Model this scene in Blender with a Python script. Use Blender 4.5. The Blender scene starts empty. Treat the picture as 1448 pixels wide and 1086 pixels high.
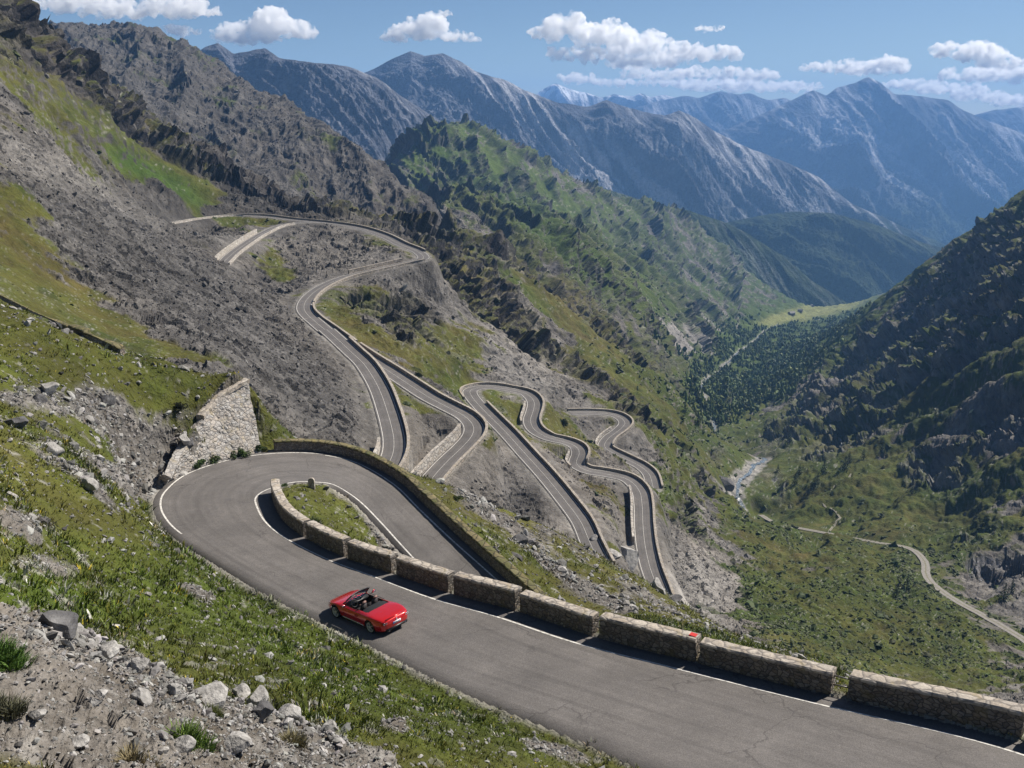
import bpy, bmesh, math, random
import numpy as np
from mathutils import Vector, Matrix
Q = 1.0                      # mesh density
SC = bpy.context.scene
COL = SC.collection
rng = np.random.default_rng(7)
R = math.radians
# ------------------------------------------------------------------ survey: where the camera stands
PITCH = R(16.6); FPX = 1254.0; CU = 724.0; CV = 543.0
cP, sP = math.cos(PITCH), math.sin(PITCH)
def ray(u, v):
    t = (CV - v) / FPX; s = (u - CU) / FPX
    return np.array([s, cP + sP * t, -sP + cP * t])
def at_depth(u, v, d): return ray(u, v) * d
def at_z(u, v, z):
    r = ray(u, v); return r * (z / r[2])
def project(P):
    P = np.asarray(P, dtype=np.float64)
    d = P[..., 1] * cP - P[..., 2] * sP
    w = P[..., 1] * sP + P[..., 2] * cP
    return CU + FPX * P[..., 0] / d, CV - FPX * w / d, d
# ------------------------------------------------------------------ numpy noise
_prm = np.random.default_rng(11).permutation(256).astype(np.int32)
_prm = np.concatenate([_prm, _prm, _prm])
_g = np.random.default_rng(5).normal(size=(256, 3)).astype(np.float32)
_g /= np.linalg.norm(_g, axis=1, keepdims=True)
def perlin(x, y, z):
    x = np.asarray(x, np.float32); y = np.asarray(y, np.float32); z = np.asarray(z, np.float32)
    x, y, z = np.broadcast_arrays(x, y, z)
    xf = np.floor(x); yf = np.floor(y); zf = np.floor(z)
    xi = xf.astype(np.int32) & 255; yi = yf.astype(np.int32) & 255; zi = zf.astype(np.int32) & 255
    x = x - xf; y = y - yf; z = z - zf
    u = x * x * x * (x * (x * 6 - 15) + 10); v = y * y * y * (y * (y * 6 - 15) + 10); w = z * z * z * (z * (z * 6 - 15) + 10)
    def gr(dx, dy, dz):
        h = _prm[_prm[_prm[xi + dx] + yi + dy] + zi + dz]
        g = _g[h]
        return g[..., 0] * (x - dx) + g[..., 1] * (y - dy) + g[..., 2] * (z - dz)
    def mixx(dy, dz):
        a = gr(0, dy, dz); return a + u * (gr(1, dy, dz) - a)
    a0 = mixx(0, 0); a0 = a0 + v * (mixx(1, 0) - a0)
    a1 = mixx(0, 1); a1 = a1 + v * (mixx(1, 1) - a1)
    return (a0 + w * (a1 - a0)) * 1.6
def fbm(x, y, z, octv=4, lac=2.03, gain=0.5):
    s = 0; a = 1.0; n = 0
    for i in range(octv):
        s = s + a * perlin(x + 17.3 * i, y - 9.1 * i, z + 4.7 * i); n += a
        x = x * lac; y = y * lac; z = z * lac; a *= gain
    return s / n
def ridged(x, y, z, octv=4, lac=2.05, gain=0.5):
    s = 0; a = 1.0; n = 0; pr = 1.0
    for i in range(octv):
        r = 1 - np.abs(perlin(x + 31.3 * i, y + 5.1 * i, z - 8.7 * i)) * 1.5
        r = np.clip(r, 0, 1) ** 2
        s = s + a * r * pr; n += a; pr = 0.35 + 0.65 * r
        x = x * lac; y = y * lac; z = z * lac; a *= gain
    return s / n
def worley(x, y, z):
    """distance to the nearest and second nearest feature point, and a random value of the nearest cell"""
    x = np.asarray(x, np.float32); y = np.asarray(y, np.float32); z = np.asarray(z, np.float32)
    xf = np.floor(x).astype(np.int32); yf = np.floor(y).astype(np.int32); zf = np.floor(z).astype(np.int32)
    f1 = np.full(x.shape, 9.0, np.float32); f2 = f1.copy(); cid = np.zeros(x.shape, np.int32)
    for i in (-1, 0, 1):
        for j in (-1, 0, 1):
            for k in (-1, 0, 1):
                cx, cy, cz = xf + i, yf + j, zf + k
                h = _prm[_prm[_prm[cx & 255] + (cy & 255)] + (cz & 255)]
                o = _g[h] * 0.5
                d = (cx + 0.5 + o[..., 0] - x) ** 2 + (cy + 0.5 + o[..., 1] - y) ** 2 + (cz + 0.5 + o[..., 2] - z) ** 2
                nearer = d < f1
                f2 = np.where(nearer, f1, np.minimum(f2, d))
                cid = np.where(nearer, h, cid)
                f1 = np.where(nearer, d, f1)
    return np.sqrt(f1), np.sqrt(f2), cid
def sstep(e0, e1, x):
    t = np.clip((x - e0) / (e1 - e0), 0, 1); return t * t * (3 - 2 * t)
# ------------------------------------------------------------------ scene objects
def link(o, parent=None):
    COL.objects.link(o)
    if parent is not None: o.parent = parent
    return o
def tag(o, label=None, cat=None, group=None, kind=None):
    if label: o['label'] = label
    if cat: o['category'] = cat
    if group: o['group'] = group
    if kind: o['kind'] = kind
    return o
def empty(name, loc=(0, 0, 0), rotz=0.0):
    o = bpy.data.objects.new(name, None); o.location = loc; o.rotation_euler = (0, 0, rotz)
    o.empty_display_size = 0.2
    return link(o)
def np_mesh(name, verts, faces, mat=None, parent=None, smooth=True, attrs=None, mats=None, fmat=None):
    """faces: (n,4) or (n,3) int array, or a list of lists"""
    me = bpy.data.meshes.new(name)
    verts = np.asarray(verts, np.float32)
    if isinstance(faces, np.ndarray):
        n, k = faces.shape
        me.vertices.add(len(verts)); me.vertices.foreach_set('co', verts.ravel())
        me.loops.add(n * k); me.loops.foreach_set('vertex_index', faces.astype(np.int32).ravel())
        me.polygons.add(n)
        me.polygons.foreach_set('loop_start', np.arange(0, n * k, k, dtype=np.int32))
        me.polygons.foreach_set('loop_total', np.full(n, k, np.int32))
        me.update(calc_edges=True)
        me.validate()
    else:
        me.from_pydata([tuple(map(float, v)) for v in verts], [], faces)
    me.polygons.foreach_set('use_smooth', np.full(len(me.polygons), bool(smooth)))
    for k, (val, typ) in (attrs or {}).items():
        at = me.attributes.new(k, typ, 'POINT')
        if typ == 'FLOAT': at.data.foreach_set('value', np.asarray(val, np.float32).ravel())
        else: at.data.foreach_set('color' if typ == 'FLOAT_COLOR' else 'vector', np.asarray(val, np.float32).ravel())
    for m in (mats or ([mat] if mat else [])): me.materials.append(m)
    if fmat is not None: me.polygons.foreach_set('material_index', np.asarray(fmat, np.int32))
    me.update()
    o = bpy.data.objects.new(name, me)
    return link(o, parent)
def bm_obj(name, bm, mat=None, parent=None, smooth=False, loc=None):
    me = bpy.data.meshes.new(name)
    bmesh.ops.recalc_face_normals(bm, faces=bm.faces[:])
    bm.to_mesh(me); bm.free()
    if mat: me.materials.append(mat)
    if smooth: me.polygons.foreach_set('use_smooth', np.full(len(me.polygons), True))
    o = bpy.data.objects.new(name, me)
    if loc is not None: o.location = loc
    return link(o, parent)
def copy_tree(o, parent=None):
    c = o.copy(); COL.objects.link(c)
    if parent is not None: c.parent = parent
    for ch in list(o.children): copy_tree(ch, c)
    return c
def grid_faces(nr, nc, mask=None):
    i = np.arange(nr - 1)[:, None]; j = np.arange(nc - 1)[None, :]
    a = i * nc + j
    f = np.stack([a, a + 1, a + nc + 1, a + nc], -1).reshape(-1, 4)
    return f if mask is None else f[mask.ravel()]
# ------------------------------------------------------------------ thin plate spline in (bearing, log distance)
class TPS:
    def __init__(self, pts, ka=1.0, kl=0.6, lam=1e-4):
        P = np.array([at_depth(*p) for p in pts]) if len(pts[0]) == 3 and not isinstance(pts, np.ndarray) else np.asarray(pts)
        self.ka, self.kl = ka, kl
        A = P[:, 0] / P[:, 1]; L = np.log(P[:, 1]); q = P[:, 2] / P[:, 1]
        self.c = np.stack([A * ka, L * kl], 1)
        n = len(A)
        K = self._phi(((self.c[:, None] - self.c[None]) ** 2).sum(-1)) + lam * np.eye(n)
        T = np.concatenate([np.ones((n, 1)), self.c], 1)
        M = np.zeros((n + 3, n + 3)); M[:n, :n] = K; M[:n, n:] = T; M[n:, :n] = T.T
        s = np.linalg.solve(M, np.concatenate([q, np.zeros(3)]))
        self.w, self.t = s[:n], s[n:]
    @staticmethod
    def _phi(r2): return 0.5 * r2 * np.log(np.maximum(r2, 1e-12))
    def q(self, a, l):
        x = np.stack([np.ravel(a) * self.ka, np.ravel(l) * self.kl], 1)
        out = np.empty(len(x))
        for i in range(0, len(x), 20000):
            b = x[i:i + 20000]
            out[i:i + 20000] = self._phi(((b[:, None] - self.c[None]) ** 2).sum(-1)) @ self.w + self.t[0] + b @ self.t[1:]
        return out.reshape(np.shape(a))
def upsample(C, r, c):
    """C on a coarse grid sampled at fractional rows r and columns c (cubic)"""
    def W(n, t):
        i = np.clip(np.floor(t).astype(int), 1, n - 3); f = t - i
        M = np.zeros((len(t), n))
        k = np.arange(len(t))
        M[k, i - 1] = -0.5 * f + f ** 2 - 0.5 * f ** 3; M[k, i] = 1 - 2.5 * f ** 2 + 1.5 * f ** 3
        M[k, i + 1] = 0.5 * f + 2 * f ** 2 - 1.5 * f ** 3; M[k, i + 2] = -0.5 * f ** 2 + 0.5 * f ** 3
        return M
    return W(C.shape[0], r) @ C @ W(C.shape[1], c).T
def spline(P, step):
    """Catmull-Rom through P, resampled at an even step; P columns may include extra values"""
    P = np.asarray(P, np.float64)
    E = np.concatenate([[2 * P[0] - P[1]], P, [2 * P[-1] - P[-2]]])
    out = []
    for i in range(1, len(E) - 2):
        p0, p1, p2, p3 = E[i - 1], E[i], E[i + 1], E[i + 2]
        d = [max(np.linalg.norm((q - p)[:3]) ** 0.5, 1e-3) for p, q in ((p0, p1), (p1, p2), (p2, p3))]
        t = np.linspace(0, 1, 24, endpoint=False)[:, None]
        m1 = (p1 - p0) / d[0] - (p2 - p0) / (d[0] + d[1]) + (p2 - p1) / d[1]
        m2 = (p2 - p1) / d[1] - (p3 - p1) / (d[1] + d[2]) + (p3 - p2) / d[2]
        m1 = m1 * d[1]; m2 = m2 * d[1]
        out.append((2 * t**3 - 3 * t**2 + 1) * p1 + (t**3 - 2 * t**2 + t) * m1 + (-2 * t**3 + 3 * t**2) * p2 + (t**3 - t**2) * m2)
    out.append(E[-2:-1])
    D = np.concatenate(out)
    s = np.concatenate([[0], np.cumsum(np.linalg.norm(np.diff(D[:, :3], axis=0), axis=1))])
    n = max(int(s[-1] / step), 2) + 1
    t = np.linspace(0, s[-1], n)
    return np.stack([np.interp(t, s, D[:, k]) for k in range(D.shape[1])], 1)
# ------------------------------------------------------------------ roads: surveyed lines
KM = 1.3
# the pass road through the near hairpin: outer edge, inner edge, height
HAIRPIN = [((1150,1220),(1700,1135),-20.2),((990,1125),(1441,1046),-21.3),((840,1052),(1195,989),-22.3),((690,991),(987,938),-23.0),
 ((603,951),(846,902),-23.5),((526,911),(733,865),-24.0),((450,874),(640,840),-24.4),((367,831),(560,813),-24.8),((310,796),(492,790),-25.1),
 ((260,765),(434,762),-25.4),((230,741),(401,737),-25.6),((217,716),(386,709),-25.8),((226,693),(386,694),-26.0),((262,667),(401,686),-26.3),
 ((330,646),(425,682),-26.7),((400,638),(450,683),-27.1),((460,640),(470,686),-27.5),((510,652),(490,697),-27.9),((564,681),(510,713),-28.3),
 ((605,718),(535,739),-28.8),((655,765),(565,772),-29.4),((705,810),(600,808),-30.0),((745,845),(650,850),-30.7),((800,895),(705,905),-31.6),((850,945),(760,965),-32.6)]
def zline(pts, keys):
    """heights run evenly between keyed stations"""
    P = np.array(pts, float); s = np.arange(len(P))
    z = np.interp(s, [k for k, _ in keys], [v for _, v in keys]) * KM
    return np.array([at_z(u, v, h) for (u, v), h in zip(pts, z)])
UPPER = [(233,317),(280,309),(326,305),(370,306),(413,311),(457,315),(500,321),(538,332),(567,346),(588,358),(592,366),(573,372),(529,382),(488,392),(457,405),
         (436,421),(430,437),(440,450),(462,466),(490,487)]
R_UP = zline(UPPER, [(0,-34),(9,-41.4),(16,-45.8),(19,-48)])
R_UP = np.concatenate([R_UP[:9], [R_UP[9] + (1.2, 2, 0)], [R_UP[10] + (1.5, -1, 0)], R_UP[11:]])
R_LEFT = zline([(462,466),(482,484),(498,499),(513,513),(527,533),(537,552),(547,580),(554,605),(557,622),(556,640),(547,660),(530,682)], [(0,-47.0),(1,-47.8),(11,-53.4)])
R_RIGHT = zline([(440,450),(468,473),(492,488),(519,506),(551,526),(580,545),(608,563),(635,577),(659,590),(670,603),(667,617),(654,632),(630,655),(606,682),(585,705)],
                [(0,-46.3),(1,-47.5),(2,-48.4),(9,-54.8),(14,-58)])
R_BRANCH = zline([(457,315),(425,315),(398,319),(372,330),(349,344),(326,361),(312,375)], [(0,-37.7),(1,-37.0),(2,-36.9),(6,-38.0)])
R_SERP = zline([(850,800),(834,767),(822,739),(797,705),(771,673),(743,642),(715,611),(690,586),(672,567),(664,555),(673,549),(693,547),(721,551),(743,556),(755,567),(754,581),
  (750,595),(757,609),(778,620),(800,625),(817,633),(819,644),(814,655),(828,665),(856,670),(886,677),(903,692),(908,714),(909,739),(912,770),(919,802),(928,827),(937,852),(948,880)],
  [(0,-76.8),(9,-66.3),(10,-66.8),(33,-87.5)])
R_LOW = zline([(806,584),(840,584),(870,587),(884,597),(876,608),(860,620),(855,633),(866,640),(887,650),(905,659),(917,669),(924,690)], [(0,-84.5),(11,-93)])
G_TRACK = np.array([at_depth(u, v, d * KM) for u, v, d in [(1075,728,425),(1100,740,400),(1180,756,365),(1240,767,340),(1285,775,322),(1306,792,305),(1312,818,285),(1345,845,264),(1395,873,245),(1450,906,228),(1520,960,205)]])
R_RIVER = [np.array([at_depth(u, v, d * KM) for u, v, d in L] ) for L in (
  [(1082,650,520),(1060,672,460),(1042,700,420),(1070,722,400),(1095,735,385)],
  [(1042,700,420),(1005,722,380)],
  [(1082,650,520),(1048,640,545),(1005,632,580),(985,628,590),(1000,606,640),(1010,598,660),(992,585,720),(985,560,820),(990,545,880),(1010,525,980),(1035,505,1100),(1050,490,1200),(1075,475,1400),(1100,462,1600)])]
ROADS = {}           # name: (centreline, half width)
def road_line(P, hw, step=0.6):
    S = spline(np.concatenate([P, np.full((len(P), 1), hw)], 1), step); return S
for nm, P in (('up', R_UP), ('left', R_LEFT), ('right', R_RIGHT), ('branch', R_BRANCH), ('serp', R_SERP), ('low', R_LOW)):
    S = road_line(P, 2.75 if nm != 'branch' else 2.5)
    k = np.ones(7) / 7
    for c in range(3):                                  # ease the trace so that bends run round
        e = np.concatenate([np.full(3, S[0, c]), S[:, c], np.full(3, S[-1, c])]); sm = np.convolve(e, k, 'valid'); sm[:3] = S[:3, c]; sm[-3:] = S[-3:, c]; S[:, c] = sm
    ROADS[nm] = S
hp_o = spline(np.array([at_z(*o, z) for o, i, z in HAIRPIN]), 0.25)
hp_i = spline(np.array([at_z(*i, z) for o, i, z in HAIRPIN]), 0.25)
_t = np.linspace(0, len(HAIRPIN) - 1, 420)
def keyed(side):
    K = np.array([at_z(*h[side], h[2]) for h in HAIRPIN])
    # spline through the keys, sampled evenly per key so both edges stay paired
    E = np.concatenate([[2 * K[0] - K[1]], K, [2 * K[-1] - K[-2]]]); out = []
    for t in _t:
        i = min(int(t), len(K) - 2); f = t - i; p0, p1, p2, p3 = E[i:i + 4]
        out.append(0.5 * ((2 * p1) + (-p0 + p2) * f + (2 * p0 - 5 * p1 + 4 * p2 - p3) * f * f + (-p0 + 3 * p1 - 3 * p2 + p3) * f ** 3))
    return np.array(out)
HO, HI = keyed(0), keyed(1)
HC = (HO + HI) / 2; HW = np.linalg.norm((HO - HI)[:, :2], axis=1) / 2
S_ = np.concatenate([HC, HW[:, None]], 1); S_ = spline(S_[::6], 0.2)
ROADS['hairpin'] = S_
ROADS['track'] = road_line(G_TRACK, 2.2, 1.0)
# ------------------------------------------------------------------ relief
C1 = [(0,1086,13),(0,980,15.5),(0,870,19),(0,790,23),(0,720,28),(0,600,42),(0,500,57),(0,432,70),(130,482,71),(240,521,73),(343,541,75.5),(120,600,55),(230,620,62),(150,700,42),(120,800,31),(120,900,22),(200,1000,17.5),
      (200,850,31),(222,645,65.5),(190,655,61.0),(214,668,63.0),(226,625,66.5),(252,622,69.5),(243,650,67.0),(230,678,63.8),(268,602,71.2),(285,584,72.6),(205,655,63),(212,695,61),(195,690,57),(300,900,28.5),(300,1000,20.5),(300,1086,16.5),(420,960,26.5),(420,1040,21),(540,1000,26),(540,1086,20.5),(640,1050,25.5),(724,1086,26.5),
      (640,690,79),(605,690,73),(760,740,83),(700,740,75),(860,792,85),(960,852,85),(1000,884,79),(760,840,64),(850,850,68),(900,868,62),(820,800,75)]
X1 = [(0,7,-8.2),(-5,7,-6.5),(5,7,-11.5),(12,12,-18.5),(0,12,-12.5),(20,20,-20.6),(26,26,-21.5),(40,32,-26),(25,45,-36),(60,60,-52),(30,70,-48),(50,100,-80),
      (-46,80,-23),(-40,84,-31),(-28,84,-38),(-75,100,-24),(-60,75,-12),(-30,12,2),(-14,8,-1),(-55,95,-32),(-12,90,-44),(-4,96,-50),(10,105,-64),(20,110,-72),(45,110,-86),(70,100,-80),(-20,100,-50),(0,130,-95),(60,150,-125),(-40,110,-55),(-90,150,-60)]
P1 = [at_depth(*p) for p in C1] + [np.array(p, float) for p in X1]
for k in range(0, 420, 14):
    for E in (HO, HI): P1.append(E[k] + (0, 0, -0.05))
T1 = TPS(np.array(P1), lam=2e-5)
C2 = [(345,535,115),(420,620,125),(500,620,143),(200,480,120),(0,400,105),(0,250,140),(150,300,190),(300,360,226),(400,440,205),(60,480,95),(0,470,86),(-120,350,110),(-150,200,150),
      (100,400,130),(250,420,165),(350,500,140),(480,560,160),(440,520,165),(270,340,255),(200,330,230),
      (0,150,200),(0,60,240),(0,5,262),(-150,-100,260),(100,200,240),(250,285,320),(200,230,330),(150,250,270),(50,40,330),(100,90,370),(200,165,390),(300,225,402),(400,267,385),(490,303,382),(100,140,470),(200,215,490),(300,275,500),(400,315,490),(490,350,455),(0,70,345),(-150,-40,380),(100,180,800),(300,250,900),(480,350,750),(0,150,700),(50,110,420),(-100,150,1250),(60,150,1230),(130,150,1235),(200,150,1250),(-300,130,1250),(0,150,960),(130,160,950),(0,180,1100),(150,200,1100),(300,250,1150),(400,300,1150),(480,335,1000),(510,300,1350),(440,300,1500),(300,300,1600),(150,300,1700),(0,300,1800),(-200,300,1200),(-200,200,700),(540,290,1800),(450,300,2200),(250,300,2400),(620,300,1900),(620,330,2500),
      (460,350,305),(520,355,292),(380,370,275),(420,390,262),(350,400,240),
      (600,400,282),(560,440,238),(560,480,215),(620,520,216),(580,520,198),(700,520,257),(650,470,270),(700,430,345),(640,380,340),(620,330,430),(700,350,460),(560,330,470),(800,500,385),(760,560,262),(800,420,560),(760,380,560),(800,340,800),(700,300,800),(620,280,800),
      (900,520,440),(900,450,710),(900,380,1000),(860,560,330),(950,600,355),(950,540,520),(950,680,262),(960,760,215),(1000,740,272),(960,820,190),
      (560,238,1100),(600,185,1200),(640,176,1250),(700,211,1300),(760,249,1400),(820,268,1500),(880,287,1650),(960,306,1850),(1010,345,2000),(1060,395,2150),(1100,435,2350),
      (560,215,1500),(640,190,1600),(760,285,1800),(880,325,2100),(1000,385,2600),(700,260,1750),(800,350,2600),(1100,455,2700),(1215,440,2800),(1290,440,3000),(1000,450,3300),(1150,460,3400),(1300,450,3400),
      (620,240,1080),(680,260,1120),(760,300,1200),(850,320,1450),(950,350,1700),(950,420,1150),(1000,420,1400),(1020,455,1350),(960,480,950),(960,520,700),
      (850,700,190),(790,620,222),(720,650,190),(640,640,162),(700,700,172),(760,760,160),
      (1060,690,430),(1040,640,540),(1000,605,640),(985,560,830),(1010,522,1000),(1050,490,1220),(1090,457,1560),(1150,442,1900),(1225,425,2300),(1290,410,2500),
      (1448,285,700),(1400,318,750),(1372,336,800),(1330,358,860),(1290,392,950),(1250,421,1050),(1215,447,1180),(1448,290,900),(1372,346,1000),(1290,404,1150),(1215,456,1400),(1560,205,700),(1600,400,450),
      (1150,500,1020),(1100,540,860),(1080,580,720),(1060,640,540),(1090,690,440),
      (1448,400,500),(1448,520,425),(1300,480,660),(1200,550,640),(1200,480,870),(1448,640,375),(1300,640,440),(1448,760,325),(1200,680,425),(1448,850,280),(1350,720,375),(1150,730,400),(1250,740,365),(1600,900,200),
      (1100,900,167),(1200,900,190),(1300,900,207),(1448,965,178),(1000,840,195),(1050,800,242),(1200,820,250),(1100,820,232),(1020,880,170),(1100,750,330),(1050,740,320),(1000,690,330),(1020,660,430),(1250,850,235),(1150,960,145),(1000,960,125),(1350,1000,150),(800,900,120),(600,800,105),(400,700,100),(1600,1086,120)]
C2 = [(u, v, d * KM) for u, v, d in C2]
P2 = [at_depth(*p) for p in C2]
for nm in ('up', 'left', 'right', 'branch', 'serp', 'low', 'track'):
    P2 += [p[:3] for p in ROADS[nm][6::16 if nm != 'track' else 30]]
P2 += [np.array(p, float) for p in [(0,60,-70),(-60,60,-40),(60,60,-90),(0,20,-40),(-20,10,-20),(20,10,-40),(-800,1800,-60),(900,6000,-900),(0,6000,-500),(-3000,6000,600),(4000,6000,-600),(2500,3000,300)]]
T2 = TPS(np.array(P2), lam=6e-5)
C3 = [(-100,40,880),(60,40,900),(130,42,900),(200,43,900),(250,59,890),(287,81,885),(333,113,870),(380,131,850),(430,157,820),(483,191,780),(516,211,740),(550,237,695),(585,264,655),(620,292,625),
      (150,95,780),(250,160,700),(350,206,650),(450,262,610),(520,305,570),(570,325,560),(100,130,600),(250,224,560),(400,290,520),(520,338,500),(600,350,540),
      (60,55,1150),(200,60,1150),(300,106,1100),(400,158,1050),(483,210,960),(550,262,830),(620,320,720),(660,400,620),(720,460,560),(720,440,900),(690,380,1100),(650,350,1300),(500,260,1300),(900,600,700),(0,300,420),(300,400,420),(-300,20,800)]
C3 = [(u, v, d * KM) for u, v, d in C3]
T3 = TPS(np.array([at_depth(*p) for p in C3] + [np.array(p, float) for p in [(2000, 2500, -1500), (1500, 700, -900), (0, 4000, -1500), (-1500, 4000, -800)]]), lam=2e-5)
A0, A1, L0, L1 = -0.92, 0.92, math.log(7.0), math.log(4300.0)
NA = int(1340 * Q)
ca = np.linspace(A0, A1, 150); cl = np.linspace(L0, L1, 320)
# rows: even in log distance, closer where the slopes face the camera
_ld = np.linspace(L0, L1, 800)
_dens = 1.0 + 0.9 * np.exp(-((_ld - math.log(240)) / 0.75) ** 2) + 0.5 * np.exp(-((_ld - math.log(55)) / 0.5) ** 2) + 0.6 * np.exp(-((_ld - math.log(1300)) / 0.45) ** 2)
_cd = np.concatenate([[0], np.cumsum((_dens[1:] + _dens[:-1]) / 2)]); NL = int(1750 * Q)
gl = np.interp(np.linspace(0, _cd[-1], NL), _cd, _ld); ga = np.linspace(A0, A1, NA)
CAg, CLg = np.meshgrid(ca, cl)
q1 = T1.q(CAg, CLg); q2 = T2.q(CAg, CLg); q3 = T3.q(CAg, CLg)
far1 = sstep(math.log(92), math.log(150), CLg); q1 = q1 - far1 * 1.2
q3 = q3 - sstep(-0.075, 0.10, CAg) * 0.6 - sstep(math.log(620), math.log(380), CLg) * 0.4
q2 = q2 - sstep(math.log(85), math.log(40), CLg) * 0.8
fr = np.interp(gl, cl, np.arange(len(cl))); fc = np.interp(ga, ca, np.arange(len(ca)))
Yg = np.exp(gl)[:, None]; GX = ga[None, :] * Yg; GY = np.broadcast_to(Yg, GX.shape).copy()
H1 = upsample(q1, fr, fc) * Yg; H2 = upsample(q2, fr, fc) * Yg; H3 = upsample(q3, fr, fc) * Yg
HB = np.maximum(np.maximum(H1, H2), H3)
LAYER = np.where(H1 >= HB, 1, np.where(H2 >= HB, 2, 3)).astype(np.int8)
del H3
# ------------------------------------------------------------------ distance to the roads, road by road
def near_lines(lines, reach, hw_col=3):
    """per grid vertex: distance to the edge of the nearest line (negative inside), its height, side"""
    best = np.full(GX.shape, 1e3); zz = np.zeros(GX.shape); side = np.zeros(GX.shape, np.int8)
    for S in lines:
        tang = np.gradient(S[:, :2], axis=0); tang /= np.linalg.norm(tang, axis=1, keepdims=True) + 1e-9
        for (x, y, z, hw), (tx, ty) in zip(S[:, :4], tang):
            rr = reach + hw
            r0, r1 = np.searchsorted(gl, (math.log(max(y - rr, 7)), math.log(y + rr)))
            if r1 <= r0: continue
            yn = max(y - rr, 7)
            lo = min((x - rr) / yn, (x - rr) / (y + rr)); hi = max((x + rr) / yn, (x + rr) / (y + rr))
            c0, c1 = np.searchsorted(ga, (lo, hi))
            if c1 <= c0: continue
            sl = (slice(r0, r1), slice(c0, c1))
            dx = GX[sl] - x; dy = GY[sl] - y
            d = np.sqrt(dx * dx + dy * dy) - hw
            m = d < best[sl]
            best[sl] = np.where(m, d, best[sl]); zz[sl] = np.where(m, z, zz[sl])
            side[sl] = np.where(m, np.where(dx * ty - dy * tx > 0, 1, -1), side[sl])
    return best, zz, side
_a = np.linspace(0.085, 0.915, 9)
_hs = np.concatenate([np.stack([HO[::2] * (1 - f) + HI[::2] * f], 0)[0] for f in _a])
_hs = np.concatenate([_hs, np.full((len(_hs), 1), 0.74)], 1)
dN, zN, sN = near_lines([_hs], 3.6)
dF, zF, sF = near_lines([ROADS[k] for k in ('up', 'left', 'right', 'branch', 'serp', 'low')], 12.0)
dT, zT, sT = near_lines([ROADS['track']], 17.0)
riv = [spline(np.concatenate([P, np.full((len(P), 1), w)], 1), 3.0) for P, w in zip(R_RIVER, (4.6, 3.0, 2.2))]
dR, zR, _ = near_lines(riv, 36.0)
def carve(H, d, z, core, reach, drop=0.06):
    w = 1 - sstep(core, reach, d); return H + (z - drop - H) * w
HB = carve(HB, dF, zF, 0.9, 7.5, 0.12)
HB = carve(HB, dT, zT, 0.4, 6.0, 0.1)
m1 = LAYER == 1
HB = np.where(dN < 3.6, carve(HB, dN, zN, 0.3, 2.6, 0.02), HB)
HB = np.where(dN < -0.05, HB - 0.25, HB)
# tall retaining wall at the back of the bend
TOPW = [(351,540,77.0),(338,546,76.2),(322,555,75.2),(303,571,73.9),(287,590,72.2),(272,612,70.4),(259,637,68.4),(249,661,66.4),(243,676,65.4)]
BOTW = [(373,640),(352,645),(330,650),(310,655),(292,660),(275,666),(261,672),(249,680),(241,686)]
_hou, _hov, _ = project(HO)
Tp = np.array([at_depth(*t) for t in TOPW]); Bp = []
for (u, v) in BOTW:
    k_ = int(np.argmin((_hou - u) ** 2 + (_hov - v) ** 2)); o_ = HO[k_] - HI[k_]; o_ /= np.linalg.norm(o_); Bp.append(at_z(u, v, HO[k_][2] + 0.02) + o_ * 0.35)
Bp = np.array(Bp)
Ts = spline(Tp, 0.2); Bs = np.stack([np.interp(np.linspace(0, 1, len(Ts)), np.linspace(0, 1, len(b_)), b_) for b_ in spline(Bp, 0.2).T], 1)

_nw = int(len(Ts) * .58)
WF = np.concatenate([Bs[:_nw] * (1 - f) + Ts[:_nw] * f for f in np.linspace(0.0, 0.93, 12)])
WF = np.concatenate([WF[::2], np.full((len(WF[::2]), 1), 0.25)], 1)
dW, zW, _ = near_lines([WF], 0.6)
HB = np.where((dW < 0.22), np.minimum(HB, zW - 0.45), HB)
# earth and blocks have slid over the older, left part of the wall
_lo = int(len(Ts) * .50)
WL = np.concatenate([np.concatenate([Bs[_lo:] * (1 - f) + Ts[_lo:] * f, np.linspace(0, 1, len(Ts) - _lo)[:, None]], 1)[:, [0, 1, 2]] + np.array([0, 0, 1.0]) * (np.linspace(-.55, .75, len(Ts) - _lo)[:, None]) for f in np.linspace(0.0, 1.0, 12)])
WL = np.concatenate([WL, np.full((len(WL), 1), 0.25)], 1)
dL, zL, _ = near_lines([WL], 1.2)
_m = dL < 1.0
_nz = np.zeros(GX.shape, np.float32); _nz[_m] = fbm(GX[_m] / 1.6, GY[_m] / 1.6, HB[_m] / 1.6, 4)
HB = np.where(_m, np.maximum(HB, zL + 1.5 * _nz - sstep(0.0, 1.0, dL) * 2.5), HB)
HB = np.where(dN < 0.1, np.minimum(HB, zN - np.where(dN < -0.05, 0.25, 0.02)), HB)
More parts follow.
